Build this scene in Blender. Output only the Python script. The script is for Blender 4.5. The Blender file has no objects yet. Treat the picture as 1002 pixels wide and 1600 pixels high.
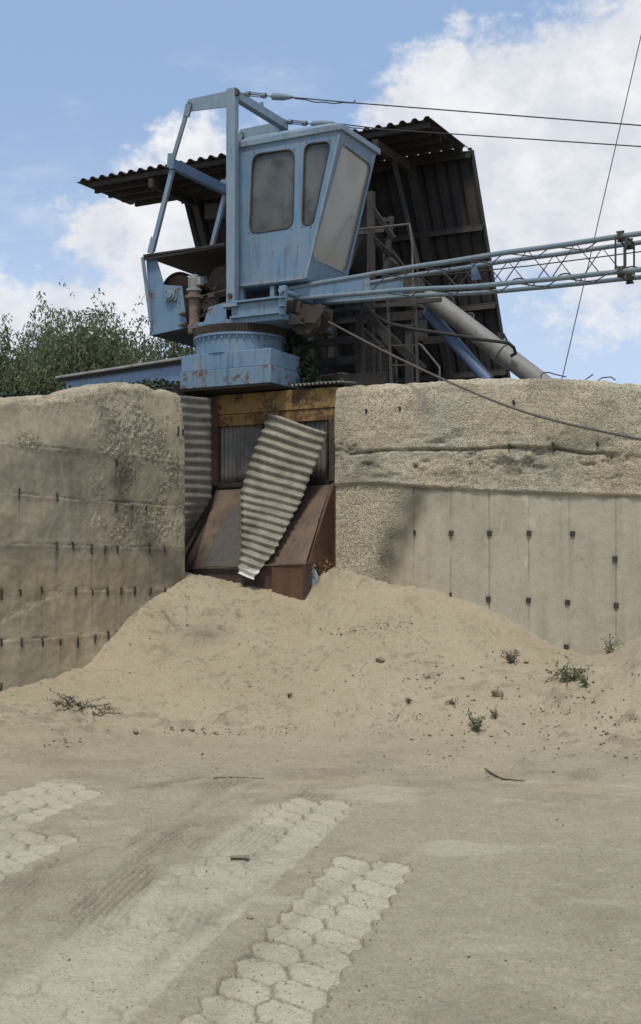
import bpy, bmesh, math, random
import numpy as np
from mathutils import Vector, Matrix
random.seed(7); RNG = np.random.default_rng(7)
SC = bpy.context.scene; COL = SC.collection
R = math.radians
# ------------------------------------------------------------------ camera model used for measuring the photograph
F, CX, HZ, EYE = 2000.0, 501.0, 890.0, 1.6
def ray(px, py): return Vector(((px-CX)/F, 1.0, (HZ-py)/F))
CAM = Vector((0, 0, EYE))
def P(px, py, D): return CAM + ray(px, py)*D
def RP(px, py, p0, n):
    r = ray(px, py); return CAM + r*((p0-CAM).dot(n)/r.dot(n))
YAW = R(28)
U = Vector((math.cos(YAW), -math.sin(YAW), 0)); V = Vector((math.sin(YAW), math.cos(YAW), 0)); Z = Vector((0, 0, 1))
def W(u, c, z): return U*u + V*c + Z*z
def PC(px, py, c): return RP(px, py, V*c + Z*0, V)
# ------------------------------------------------------------------ numpy noise
_T = RNG.random((64, 256, 256)).astype(np.float32)
def vn(x, y, seed=0):
    xi = np.floor(x).astype(np.int64); yi = np.floor(y).astype(np.int64)
    fx = x-xi; fy = y-yi
    fx = fx*fx*fx*(fx*(fx*6-15)+10); fy = fy*fy*fy*(fy*(fy*6-15)+10)
    T = _T[seed % 64]; a, b, c, d = xi & 255, (xi+1) & 255, yi & 255, (yi+1) & 255
    return (T[a, c]*(1-fx)+T[b, c]*fx)*(1-fy)+(T[a, d]*(1-fx)+T[b, d]*fx)*fy
def fbm(x, y, octv=4, seed=0, gain=.5):
    s = 0; a = 1; t = 0
    for o in range(octv):
        s = s+a*vn(x*2**o+o*17.3, y*2**o+o*9.1, seed+o); t += a; a *= gain
    return s/t
def sst(e0, e1, x):
    t = np.clip((x-e0)/(e1-e0), 0, 1); return t*t*(3-2*t)
# ------------------------------------------------------------------ objects
ORG = {}
def setp(o, label=None, cat=None, group=None, kind=None):
    if label: o['label'] = label
    if cat: o['category'] = cat
    if group: o['group'] = group
    if kind: o['kind'] = kind
    return o
def empty(name, loc, label, cat, group=None):
    o = bpy.data.objects.new(name, None); COL.objects.link(o); o.location = loc; o.empty_display_size = .2
    ORG[o] = Vector(loc); return setp(o, label, cat, group)
class MB:
    def __init__(s): s.v = []; s.f = []
    def add(s, vs, fs):
        b = len(s.v); s.v += [tuple(v) for v in vs]; s.f += [tuple(i+b for i in f) for f in fs]; return s
    def hexa(s, a, b):   # bottom loop a (4), top loop b (4)
        return s.add(list(a)+list(b), [(3, 2, 1, 0), (4, 5, 6, 7), (0, 1, 5, 4), (1, 2, 6, 5), (2, 3, 7, 6), (3, 0, 4, 7)])
    def box(s, c, hx, hy, hz, ax=U, ay=V, az=Z):
        q = [(-1, -1), (1, -1), (1, 1), (-1, 1)]
        return s.hexa([c+ax*(hx*i)+ay*(hy*j)-az*hz for i, j in q], [c+ax*(hx*i)+ay*(hy*j)+az*hz for i, j in q])
    def bar(s, p0, p1, w, h=None, up=Z, ext=0):
        h = h or w; d = (p1-p0).normalized(); p0 = p0-d*ext; p1 = p1+d*ext
        if abs(d.dot(up)) > .98: up = V
        x = d.cross(up).normalized(); y = x.cross(d).normalized()
        q = [(-1, -1), (1, -1), (1, 1), (-1, 1)]
        return s.hexa([p0+x*(w/2*i)+y*(h/2*j) for i, j in q], [p1+x*(w/2*i)+y*(h/2*j) for i, j in q])
    def angle(s, p0, p1, w, t=.008, up=Z):   # an L-section
        d = (p1-p0).normalized(); u_ = V if abs(d.dot(up)) > .98 else up
        x = d.cross(u_).normalized(); y = x.cross(d).normalized()
        s.bar(p0+y*(w/2), p1+y*(w/2), w, t, u_); s.bar(p0+x*(w/2-t/2), p1+x*(w/2-t/2), t, w-2*t, u_); return s
    def tube(s, pts, r, n=8, caps=True):
        pts = [Vector(p) for p in pts]; N = len(pts); b = len(s.v)
        rs = r if isinstance(r, (list, tuple)) else [r]*N
        ref = None
        for i, p in enumerate(pts):
            d = (pts[min(i+1, N-1)]-pts[max(i-1, 0)]).normalized()
            if ref is None: ref = d.orthogonal().normalized()
            ref = (ref-d*ref.dot(d)); ref = ref.normalized() if ref.length > 1e-5 else d.orthogonal().normalized()
            bi = d.cross(ref)
            for k in range(n):
                a = 2*math.pi*k/n; s.v.append(tuple(p+(ref*math.cos(a)+bi*math.sin(a))*rs[i]))
        for i in range(N-1):
            for k in range(n):
                k2 = (k+1) % n; s.f.append((b+i*n+k, b+i*n+k2, b+(i+1)*n+k2, b+(i+1)*n+k))
        if caps:
            s.f.append(tuple(b+k for k in reversed(range(n)))); s.f.append(tuple(b+(N-1)*n+k for k in range(n)))
        return s
    def lathe(s, c, prof, n=48, ax=Z):   # prof: list of (r, h) along ax
        x = ax.orthogonal().normalized(); y = ax.cross(x); b = len(s.v); M = len(prof)
        for r, h in prof:
            for k in range(n):
                a = 2*math.pi*k/n; s.v.append(tuple(c+x*(r*math.cos(a))+y*(r*math.sin(a))+ax*h))
        for i in range(M-1):
            for k in range(n):
                k2 = (k+1) % n; s.f.append((b+i*n+k, b+i*n+k2, b+(i+1)*n+k2, b+(i+1)*n+k))
        s.f.append(tuple(b+k for k in reversed(range(n)))); s.f.append(tuple(b+(M-1)*n+k for k in range(n)))
        return s
    def prism(s, pts, d):   # polygon extruded by d
        n = len(pts); d = Vector(d)
        return s.add(list(pts)+[p+d for p in pts], [tuple(reversed(range(n))), tuple(range(n, 2*n))]+[(i, (i+1) % n, n+(i+1) % n, n+i) for i in range(n)])
    def grid(s, G):
        G = np.asarray(G); h, w = G.shape[:2]; b = len(s.v); s.v += [tuple(map(float, p)) for p in G.reshape(-1, 3)]
        s.f += [(b+i*w+j, b+i*w+j+1, b+(i+1)*w+j+1, b+(i+1)*w+j) for i in range(h-1) for j in range(w-1)]; return s
    def build(s, name, m, parent=None, bevel=0, smooth=None, solid=0, loc=None):
        root = parent
        while root is not None and root.parent is not None: root = root.parent
        o = ORG.get(root, Vector((0, 0, 0))) if root is not None else Vector(loc or (0, 0, 0))
        me = bpy.data.meshes.new(name); me.from_pydata([tuple(Vector(v)-o) for v in s.v], [], s.f)
        me.validate(); bm = bmesh.new(); bm.from_mesh(me); bmesh.ops.recalc_face_normals(bm, faces=bm.faces); bm.to_mesh(me); bm.free()
        me.materials.append(m)
        if smooth is None: smooth = 40
        if smooth:
            me.shade_smooth(); me.set_sharp_from_angle(angle=R(smooth))
        ob = bpy.data.objects.new(name, me); COL.objects.link(ob)
        if parent is not None: ob.parent = parent
        else: ob.location = o; ORG[ob] = o
        if solid:
            md = ob.modifiers.new('solid', 'SOLIDIFY'); md.thickness = solid; md.offset = 0
        if bevel:
            md = ob.modifiers.new('bevel', 'BEVEL'); md.width = bevel; md.segments = 2; md.limit_method = 'ANGLE'; md.angle_limit = R(35)
        return ob
# ------------------------------------------------------------------ materials
class NT:
    def __init__(s, m):
        m.use_nodes = True; s.t = m.node_tree; s.t.nodes.clear()
    def n(s, typ, ins=None, **kw):
        nd = s.t.nodes.new(typ)
        for k, v in kw.items(): setattr(nd, k, v)
        for k, v in (ins or {}).items():
            sock = nd.inputs[k]
            if isinstance(v, bpy.types.NodeSocket): s.t.links.new(v, sock)
            else: sock.default_value = v
        return nd
    def math(s, op, a, b=0.0, clamp=False):
        return s.n('ShaderNodeMath', {0: a, 1: b}, operation=op, use_clamp=clamp).outputs[0]
    def mix(s, fac, a, b, blend='MIX'):
        nd = s.n('ShaderNodeMix', data_type='RGBA', blend_type=blend)
        for i, v in ((0, fac), (6, a), (7, b)):
            if isinstance(v, bpy.types.NodeSocket): s.t.links.new(v, nd.inputs[i])
            else: nd.inputs[i].default_value = v if i == 0 else (*v, 1) if len(v) == 3 else v
        return nd.outputs[2]
    def mr(s, v, a, b, c=0.0, d=1.0, smooth=True):
        return s.n('ShaderNodeMapRange', {0: v, 1: a, 2: b, 3: c, 4: d}, interpolation_type='SMOOTHSTEP' if smooth else 'LINEAR').outputs[0]
    def obj(s, scale=(1, 1, 1)):
        tc = s.n('ShaderNodeTexCoord'); return s.n('ShaderNodeMapping', {0: tc.outputs['Object'], 3: scale}).outputs[0]
    def noise(s, vec, scale, det=4, rough=.55, dist=0.0):
        return s.n('ShaderNodeTexNoise', {'Vector': vec, 'Scale': scale, 'Detail': det, 'Roughness': rough, 'Distortion': dist}).outputs[0]
    def voro(s, vec, scale, feature='F1'):
        return s.n('ShaderNodeTexVoronoi', {'Vector': vec, 'Scale': scale}, feature=feature)
    def attr(s, name): return s.n('ShaderNodeAttribute', attribute_name=name).outputs['Fac']
    def bump(s, h, strength=.3, dist=.01, normal=None):
        i = {'Height': h, 'Strength': strength, 'Distance': dist}
        if normal is not None: i['Normal'] = normal
        return s.n('ShaderNodeBump', i).outputs[0]
    def out(s, col, rough=.8, metal=0.0, normal=None, **kw):
        i = {'Base Color': col if isinstance(col, bpy.types.NodeSocket) else (*col, 1), 'Roughness': rough, 'Metallic': metal}
        if normal is not None: i['Normal'] = normal
        i.update(kw); b = s.n('ShaderNodeBsdfPrincipled', i)
        s.n('ShaderNodeOutputMaterial', {0: b.outputs[0]}); return b
def new(name):
    m = bpy.data.materials.new(name); return m, NT(m)
def paint(name, base, rust=.35, fade=.25, dark=(.045, .03, .022), rough=.55, grime=.5):
    m, t = new(name); v = t.obj(); vs = t.obj((9, 9, .8))
    n1 = t.noise(v, 3.1, 6, .6); n2 = t.noise(v, 17, 5, .65); st = t.noise(vs, 1.6, 5, .6)
    c = t.mix(t.mr(n1, .3, .75), base, tuple(min(1, b*(1-fade)+.30*fade) for b in base))
    c = t.mix(t.mr(st, .50, .80, 0, grime), c, tuple(b*.42 for b in base))
    c = t.mix(t.mr(n2, .58, .72, 0, .28), c, tuple(min(1, b*1.25+.04) for b in base))
    rm = t.math('ADD', t.math('MULTIPLY', n1, .55), t.math('MULTIPLY', n2, .45))
    f = t.mr(rm, .70-rust*.26, .76-rust*.22)
    rc = t.mix(n2, dark, (.16, .075, .035)); c = t.mix(f, c, rc)
    run = t.math('MULTIPLY', t.mr(t.noise(t.obj((22, 22, 1.1)), 1.3, 4, .6), .55, .67), t.mr(t.noise(v, 1.6, 4, .6), .44, .60)); c = t.mix(t.math('MULTIPLY', run, .6), c, (.115, .075, .05))
    spk = t.mr(t.noise(v, 70, 3, .6), .66, .73, 0, .65); c = t.mix(spk, c, (.07, .045, .03))
    nb = t.bump(t.math('ADD', n2, t.math('MULTIPLY', f, -.6)), .25, .006)
    t.out(c, t.math('ADD', rough, t.math('MULTIPLY', f, .3)), 0, nb); return m
def rusty(name, a, b, c_, scale=6, rough=.85):
    m, t = new(name); v = t.obj(); n1 = t.noise(v, scale, 7, .65); n2 = t.noise(t.obj((12, 12, 1.2)), 1.4, 4, .6); n3 = t.noise(v, scale*9, 4, .6)
    c = t.mix(t.mr(n1, .35, .68), a, b); c = t.mix(t.mr(n2, .52, .72, 0, .7), c, c_); c = t.mix(t.mr(n3, .55, .75, 0, .35), c, tuple(x*.5 for x in a))
    t.out(c, rough, 0, t.bump(t.math('ADD', n1, t.math('MULTIPLY', n3, .5)), .3, .006)); return m
def sheetmat(name, a, b, rustc, rust=.3, metal=.35, rough=.55, tip=False):
    m, t = new(name); v = t.obj(); n1 = t.noise(v, 4.5, 6, .6); n2 = t.noise(v, 26, 5, .65); n3 = t.noise(t.obj((14, 14, 1)), 1.3, 4, .6)
    c = t.mix(t.mr(n1, .3, .7), a, b); c = t.mix(t.mr(n3, .5, .75, 0, .6), c, tuple(x*.5 for x in a)); c = t.mix(t.mr(n2, .56, .72, 0, rust*1.6), c, rustc)
    c = t.mix(t.mr(n1, .66-rust*.15, .76, 0, .85), c, rustc)
    if tip:   # sun patch on the lowest hand's breadth, painted into the colour
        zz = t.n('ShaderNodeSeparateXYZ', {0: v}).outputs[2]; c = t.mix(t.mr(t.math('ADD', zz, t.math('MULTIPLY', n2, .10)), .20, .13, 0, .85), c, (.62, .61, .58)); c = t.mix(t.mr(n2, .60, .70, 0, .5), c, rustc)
    t.out(c, rough, metal, t.bump(n2, .2, .004)); return m
def plain(name, c1, c2, scale=8, rough=.7, metal=0.0, bump=.2):
    m, t = new(name); n = t.noise(t.obj(), scale, 6, .6); c = t.mix(t.mr(n, .3, .7), c1, c2); t.out(c, rough, metal, t.bump(n, bump, .006)); return m
def leafmat(name, a, b, tr=.25):
    m, t = new(name); g = t.n('ShaderNodeNewGeometry'); n = t.noise(t.obj(), 1.2, 3)
    c = t.mix(g.outputs['Random Per Island'], a, b); c = t.mix(t.mr(n, .35, .7, 0, .45), c, tuple(x*.55 for x in a))
    d = t.n('ShaderNodeBsdfPrincipled', {'Base Color': c, 'Roughness': .55}); tl = t.n('ShaderNodeBsdfTranslucent', {'Color': c})
    mx = t.n('ShaderNodeMixShader', {0: tr, 1: d.outputs[0], 2: tl.outputs[0]}); t.n('ShaderNodeOutputMaterial', {0: mx.outputs[0]}); return m
def glassmat(name, dirt, dirt2, trans, st=.35):
    m, t = new(name); v = t.obj(); n = t.noise(v, 2.3, 6, .68); s_ = t.noise(t.obj((16, 16, .5)), 1.5, 5, .65); k = t.noise(v, 40, 3, .6)
    c = t.mix(t.mr(n, .3, .7), dirt, dirt2); c = t.mix(t.mr(s_, .50, .70, 0, st), c, tuple(min(.6, x*1.9) for x in dirt2)); c = t.mix(t.mr(k, .62, .72, 0, .3), c, tuple(x*.5 for x in dirt))
    big = t.noise(t.obj((1, 1, .6)), 1.1, 3, .5, .8); c = t.mix(t.mr(big, .42, .62, 0, .55), c, tuple(min(.7, x*(1.15+st)) for x in dirt))
    b = t.n('ShaderNodeBsdfPrincipled', {'Base Color': c, 'Roughness': .13, 'Specular IOR Level': .5})
    tp = t.n('ShaderNodeBsdfTransparent', {0: (.75, .78, .76, 1)})
    mx = t.n('ShaderNodeMixShader', {0: t.mr(t.math('ADD', n, t.math('MULTIPLY', t.math('SUBTRACT', big, .5), .8)), .38, .62, trans, trans*.3), 1: b.outputs[0], 2: tp.outputs[0]}); t.n('ShaderNodeOutputMaterial', {0: mx.outputs[0]}); return m
M = {}
BL = (.108, .200, .305)
M['blue'] = paint('blue_paint', BL, .34, .30, grime=.75)
M['blue_rusty'] = paint('blue_paint_rusty', BL, .62, .25)
M['blue_skirt'] = paint('blue_paint_stained', (.125, .212, .295), .80, .3, grime=.85)
M['blue_pale'] = paint('blue_paint_pale', (.165, .24, .31), .32, .32)
M['blue_deep'] = paint('blue_paint_deep', (.10, .155, .27), .08, .12)
M['bluegrey'] = paint('blue_grey_tube', (.125, .188, .235), .42, .30)
M['yellow'] = paint('yellow_paint', (.25, .155, .035), .80, .08, (.03, .022, .015), .6, .85)
M['yellow_worn'] = paint('yellow_worn', (.25, .15, .04), 1.02, .08, (.045, .03, .02), .7, .9)
M['rust'] = rusty('rust_brown', (.058, .040, .030), (.092, .060, .042), (.030, .023, .019))
M['rust_red'] = rusty('rust_red', (.095, .048, .028), (.13, .066, .036), (.05, .031, .022))
M['chute'] = rusty('chute_steel', (.105, .072, .05), (.16, .115, .08), (.05, .034, .024), 3)
M['slate'] = rusty('slate_plate', (.075, .070, .068), (.105, .088, .074), (.045, .036, .03), 3)
M['dark'] = rusty('dark_steel', (.022, .020, .019), (.038, .034, .031), (.014, .013, .012), 5)
M['steel'] = rusty('grey_steel', (.046, .043, .040), (.07, .066, .062), (.024, .022, .02), 5)
M['darksheet'] = sheetmat('dark_sheet', (.022, .020, .019), (.034, .031, .029), (.018, .013, .011), .3, 0, .9)
M['galvdark2'] = sheetmat('weathered_sheet_mid', (.215, .20, .17), (.14, .128, .106), (.06, .045, .033), .3, .1, .7)
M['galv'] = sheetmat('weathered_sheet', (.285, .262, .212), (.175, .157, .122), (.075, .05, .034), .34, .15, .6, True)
M['galvdark'] = sheetmat('weathered_sheet_dark', (.20, .19, .17), (.13, .122, .108), (.04, .03, .024), .35, .1, .7)
M['pipe'] = paint('pipe_paint', (.21, .205, .19), .30, .2, (.05, .04, .03), .6, .6)
M['cable'] = plain('cable', (.020, .019, .018), (.035, .033, .03), 30, .6)
M['rope'] = plain('wire_rope', (.07, .06, .05), (.12, .105, .085), 30, .6)
M['glass'] = glassmat('dirty_glass', (.115, .123, .122), (.065, .072, .075), .60)
M['screen'] = glassmat('dusty_screen', (.30, .284, .238), (.265, .252, .215), .06, .10)
M['rubber'] = plain('rubber', (.03, .03, .03), (.05, .05, .048), 20, .8)
M['motor'] = paint('motor_paint', (.24, .25, .245), .25, .2)
M['bark'] = plain('bark', (.05, .04, .03), (.09, .072, .052), 14, .9, 0, .6)
M['leaf'] = leafmat('willow_leaf', (.120, .158, .072), (.172, .205, .100), .42)
M['leaf2'] = leafmat('tree_leaf', (.100, .132, .058), (.150, .180, .085), .42)
M['ivy'] = leafmat('ivy_leaf', (.018, .034, .014), (.042, .065, .026), .15)
M['weed'] = leafmat('weed_leaf', (.125, .142, .072), (.20, .212, .12))
M['dryweed'] = leafmat('dry_weed', (.075, .075, .05), (.125, .12, .08), .1)
M['dryleaf'] = leafmat('dry_leaf', (.15, .085, .035), (.27, .17, .075), .2)
M['twig'] = plain('twig', (.05, .04, .03), (.09, .07, .05), 20, .9)
M['stone'] = plain('stone', (.17, .14, .095), (.31, .255, .175), 12, .95)
M['mark'] = plain('mark_paint', (.02, .018, .015), (.03, .027, .02), 12, .8)
M['soil'] = plain('terrace_soil', (.12, .10, .07), (.2, .165, .115), 3, .95)
M['scrapblue'] = paint('scrap_blue', (.20, .27, .33), .15, .2)
def sandmat():
    m, t = new('sand_and_dust'); v = t.obj(); sd = t.attr('sandy'); pv = t.attr('paver'); dk = t.attr('dark'); pt = t.attr('tone')
    n1 = t.noise(v, 1.1, 6, .6); n2 = t.noise(v, 7, 8, .72); n3 = t.noise(v, 100, 4, .75); n4 = t.noise(v, 260, 2, .6)
    sand = t.mix(t.mr(n1, .3, .7), (.405, .344, .234), (.455, .390, .272)); sand = t.mix(t.mr(n2, .45, .75, 0, .35), sand, (.33, .255, .16))
    dust = t.mix(t.mr(n1, .3, .7), (.375, .330, .240), (.425, .374, .274)); dust = t.mix(t.mr(n2, .42, .68, 0, .7), dust, (.318, .278, .200))
    dust = t.mix(t.mr(n2, .62, .8, 0, .6), dust, (.42, .37, .29))
    pav = t.mix(t.mr(n2, .3, .7), (.535, .478, .358), (.590, .530, .402)); pav = t.mix(t.mr(pt, 0, 1, 0, .22), pav, (.36, .33, .26))
    c = t.mix(sd, dust, sand); c = t.mix(pv, c, pav)
    c = t.mix(t.math('MULTIPLY', dk, .75), c, (.13, .105, .075))
    n5 = t.noise(v, 26, 5, .75); spk = t.mr(n3, .54, .66, 0, .5); c = t.mix(spk, c, (.20, .165, .115)); n6 = t.noise(v, 55, 4, .75); c = t.mix(t.mr(n6, .54, .66, 0, .5), c, (.22, .185, .13)); c = t.mix(t.mr(n6, .46, .34, 0, .45), c, (.54, .475, .365)); c = t.mix(t.mr(n4, .58, .70, 0, .5), c, (.56, .50, .40))
    c = t.mix(t.mr(n4, .32, .42, .3, 0), c, (.20, .165, .115)); pat = t.mr(t.noise(v, 1.7, 4, .6), .46, .66); c = t.mix(t.math('MULTIPLY', t.mr(n5, .60, .68, 0, .75), pat), c, (.12, .095, .065))
    c = t.mix(t.math('MULTIPLY', t.mr(n5, .30, .42, .35, 0), t.math('SUBTRACT', 1.0, sd)), c, (.50, .45, .36))
    h = t.math('ADD', t.math('MULTIPLY', n3, .6), t.math('MULTIPLY', n4, .4)); h = t.math('ADD', h, t.math('ADD', t.math('MULTIPLY', n2, .8), t.math('MULTIPLY', n6, 1.0)))
    t.out(c, .95, 0, t.bump(h, .8, .016), **{'Specular IOR Level': .15}); return m
M['sand'] = sandmat()
def concmat(name, a, b, warm, specks):
    m, t = new(name); v = t.obj(); ag = t.attr('agg'); dk = t.attr('dark'); pl = t.attr('pale'); wm = t.attr('warm')
    n1 = t.noise(v, 1.3, 7, .62); n2 = t.noise(v, 6, 7, .68); n3 = t.noise(v, 45, 4, .7); st = t.noise(t.obj((5, 5, .5)), 1.5, 6, .6)
    c = t.mix(t.mr(n1, .3, .7), a, b); c = t.mix(wm, c, warm); c = t.mix(t.mr(st, .45, .75, 0, .5), c, tuple(x*.62 for x in a)); c = t.mix(t.mr(n2, .52, .72, 0, .45), c, tuple(x*.66 for x in b))
    c = t.mix(t.mr(n2, .30, .42, .35, 0), c, tuple(x*1.25 for x in a))
    vo = t.voro(v, 46); vo2 = t.voro(v, 95); r1 = t.n('ShaderNodeSeparateColor', {0: vo.outputs['Color']}).outputs[0]; r2 = t.n('ShaderNodeSeparateColor', {0: vo2.outputs['Color']}).outputs[0]
    peb = t.mix(r1, tuple(x*.38 for x in specks), tuple(min(1, x*1.45) for x in specks)); pm = t.math('MULTIPLY', t.mr(vo.outputs['Distance'], .40, .62, 1, 0), ag)
    gap = t.math('MULTIPLY', t.mr(r2, .64, .76), t.math('MULTIPLY', ag, t.mr(vo2.outputs['Distance'], .35, .6, .95, 0)))
    c = t.mix(t.math('MULTIPLY', pm, .6), c, peb); c = t.mix(gap, c, (.065, .052, .038))
    c = t.mix(t.mr(n3, .56, .68, 0, .5), c, tuple(x*.5 for x in a)); c = t.mix(t.mr(n3, .32, .42, .35, 0), c, tuple(min(1, x*1.4) for x in a)); c = t.mix(t.math('MULTIPLY', pl, .8), c, (.50, .46, .38)); c = t.mix(t.math('MULTIPLY', dk, .85), c, (.062, .052, .042))
    h = t.math('ADD', t.math('MULTIPLY', n3, .35), t.math('MULTIPLY', n2, .5)); h = t.math('ADD', h, t.math('MULTIPLY', pm, .8)); h = t.math('SUBTRACT', h, gap)
    t.out(c, .92, 0, t.bump(h, .6, .012), **{'Specular IOR Level': .2}); return m
M['concL'] = concmat('left_concrete', (.455, .392, .285), (.385, .330, .238), (.45, .372, .245), (.45, .385, .28))
M['concR'] = concmat('right_concrete', (.455, .408, .318), (.40, .36, .282), (.455, .392, .275), (.50, .45, .35))
# ------------------------------------------------------------------ ground and sand pile: one height field split along the toe
LW0, LWD = Vector((-1.645, 15.02, 0)), Vector((-1.42, -2.7, 0)).normalized()
LWN = Vector((-LWD.y, LWD.x, 0)); LWN = LWN if LWN.dot(CAM-LW0) > 0 else -LWN
RW0, RWD = Vector((.18, 15.0, 0)), Vector((3.25, -1.3, 0)).normalized()
RWN = Vector((-RWD.y, RWD.x, 0)); RWN = RWN if RWN.dot(CAM-RW0) > 0 else -RWN
def LP(px, py): return RP(px, py, LW0, LWN)
def RPW(px, py): return RP(px, py, RW0, RWN)
ctl = []
for px, py in ((287, 891), (245, 925), (200, 968), (130, 1030), (60, 1061), (0, 1082), (-60, 1105)): p = LP(px, py); ctl.append((p.x, p.y, p.z))
for px, py in ((525, 886), (600, 913), (640, 917), (705, 936), (765, 955), (823, 988), (860, 1008), (886, 1018), (950, 1024), (1002, 1024), (1100, 1030)): p = RPW(px, py); ctl.append((p.x, p.y, p.z))
for px, py, D in ((303, 893, 15.6), (360, 907, 15.25), (428, 930, 14.95), (482, 939, 14.82), (505, 905, 15.0), (522, 888, 15.3), (380, 905, 16.6), (290, 900, 16.6), (540, 900, 16.6)): p = P(px, py, D); ctl.append((p.x, p.y, p.z))
for px, py, D in ((150, 1130, 11.9), (60, 1150, 11.3), (300, 1040, 13.3), (300, 960, 14.5), (420, 1010, 13.7), (420, 1090, 12.5), (560, 985, 13.9), (560, 1080, 12.5), (600, 945, 14.4), (700, 1000, 13.55), (700, 1080, 12.45), (800, 1075, 12.5), (860, 1075, 12.4), (230, 1060, 12.95), (500, 960, 14.45)):
    p = P(px, py, D); ctl.append((p.x, p.y, p.z))
for px, py in ((-80, 1235), (0, 1215), (100, 1200), (220, 1178), (350, 1168), (450, 1168), (560, 1172), (700, 1180), (820, 1190), (920, 1200), (1002, 1210), (1120, 1220)):
    D = EYE*F/(py-HZ); ctl.append(((px-CX)/F*D, D, 0.0)); ctl.append(((px-CX)/F*(D-1.1), D-1.1, -.03))
ctl += [(-8, 8, -.1), (8, 8, -.1), (-8, 5, -.1), (8, 4, -.1), (0, 5, -.1), (6.5, 12.7, .6), (-5, 16, 1), (8, 16, 1)]
ctl = np.array(ctl)
def _tps(r2): return r2*np.log(r2+1e-9)*.5
_A = _tps(((ctl[:, None, :2]-ctl[None, :, :2])**2).sum(-1)); _n = len(ctl)
_A[np.arange(_n), np.arange(_n)] += .02
_Q = np.c_[np.ones(_n), ctl[:, :2]]
_S = np.linalg.solve(np.block([[_A, _Q], [_Q.T, np.zeros((3, 3))]]), np.r_[ctl[:, 2], 0, 0, 0])
def pile(x, y):
    s = _S[_n]+_S[_n+1]*x+_S[_n+2]*y
    for i in range(_n): s = s+_S[i]*_tps((x-ctl[i, 0])**2+(y-ctl[i, 1])**2)
    h = .018; s = np.where(s > 0, s, s*.1)
    return np.sqrt(np.maximum(s, 0)**2+h*h)-h
def seg_d(x, y, ax, ay, bx, by):
    dx, dy = bx-ax, by-ay; t = np.clip(((x-ax)*dx+(y-ay)*dy)/(dx*dx+dy*dy), 0, 1)
    return np.hypot(x-ax-t*dx, y-ay-t*dy), t
def field(x, y, full=True):
    x = np.asarray(x, float); y = np.asarray(y, float)
    ph = pile(x, y)
    # heap at the right edge of the yard
    md = np.hypot((x-3.75)/1.25, (y-12.15)/1.05)+.25*(fbm(x*1.3, y*1.3, 4, 3)-.5); ph = ph+.72*np.exp(-(np.abs(md)*1.12)**2.4)
    onp = sst(.01, .16, ph)
    big = fbm(x*.9, y*.9, 4, 11)-.5; med = fbm(x*3.2, y*3.2, 4, 17)-.5; fine = fbm(x*13, y*13, 4, 23)-.5; vf = fbm(x*40, y*40, 2, 31)-.5
    clod = np.maximum(fbm(x*5.5, y*7, 4, 41)-.57, 0)*sst(.45, .62, fbm(x*.8, y*1.1, 3, 37))
    band = np.exp(-((ph-.22)/.20)**2)
    lump = np.maximum(fbm(x*17, y*21, 3, 43)-.60, 0)*sst(.42, .66, fbm(x*1.9, y*2.3, 4, 44)); h = ph+onp*(.17*big-.10*np.maximum(.06-np.abs(fbm(x*1.9+.4*fbm(x*4, y*4, 2, 39), y*1.3, 4, 38)-.5), 0)*8*.06+.075*med+.020*fine+.13*clod*(.35+band)+.03*lump+.03*(fbm(x*24, y*30, 3, 42)-.5)*sst(.4, .6, fbm(x*1.5, y*1.8, 3, 40)))
    # little slips and erosion rills down the pile
    rx = x+.35*(fbm(x*1.1, y*1.1, 3, 45)-.5); rill = np.abs(fbm(rx*2.2, y*.55, 3, 47)-.5); rl = np.maximum(.02-rill, 0)*sst(.4, .8, ph)*sst(.45, .62, fbm(x*1.7, y*1.7, 3, 48)); h = h-rl*.8
    h = h+.015*vf+.014*fine*(1-onp)+.03*(1-onp)*big
    # hexagonal pavers, laid over the whole yard, bared in wheel strips
    ax, ay = .215, .9766; a = x*ax+y*ay; b = x*ay-y*ax
    e1 = np.array((.215, .9766))*.235; uj = np.array((.65, -.76)); det = e1[0]*uj[1]-e1[1]*uj[0]; b00 = -1.216-.1124
    pitch = abs(det); cp = .2815; kz = .5; wob = .012*(fbm(x*9, y*9, 2, 51)-.5); ud = -.603
    x2 = x-.9766*b00+wob; y2 = y+.215*b00+wob
    al = (x2*uj[1]-y2*uj[0])/det; be = (e1[0]*y2-e1[1]*x2)/det
    best = np.full(x.shape, 9.0); cid = np.zeros(x.shape); ca = np.zeros(x.shape); cb = np.zeros(x.shape)
    k0 = np.floor(be/cp)
    for dk in (-1, 0, 1, 2):
        k = k0+dk; off = .584*k; j = np.round(al-off)
        for dj in (-1, 0, 1):
            da = (al-off-(j+dj))*pitch; db = (be-k*cp)*.81
            q = np.maximum(np.abs(da), (np.abs(db)-cp*.405+kz*(np.abs(da)-pitch/4))/math.hypot(1, kz)+pitch/2); w = q < best
            best = np.where(w, q, best); cid = np.where(w, k*37.7+(j+dj)*11.3, cid); ca = np.where(w, .235*(off+j+dj)+k*cp*ud, ca); cb = np.where(w, k*cp*.798+b00, cb)
    edge = pitch/2-best
    ragged = .012*(fbm(x*25, y*25, 3, 55)-.5)
    rnd = np.modf(np.abs(np.sin(cid*12.9898)*43758.5453))[0]
    hp = .008+.005*(rnd-.5)-.020*(1-sst(-.002, .016, edge+ragged*.8))+.004*fine
    b0 = lambda px, py: ((px-CX)/F*(EYE*F/(py-HZ))*ay-(EYE*F/(py-HZ))*ax)
    edgen = .16*(fbm(x*3.1, y*3.1, 4, 61)-.5)
    def strip(bc, half, a0, a1):
        e = half-np.abs(b-bc)+edgen; return sst(-.07, .05, e)*sst(a0-.25, a0+.1, a+edgen*2)*(1-sst(a1-.15, a1+.15, a+edgen*2))
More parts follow.
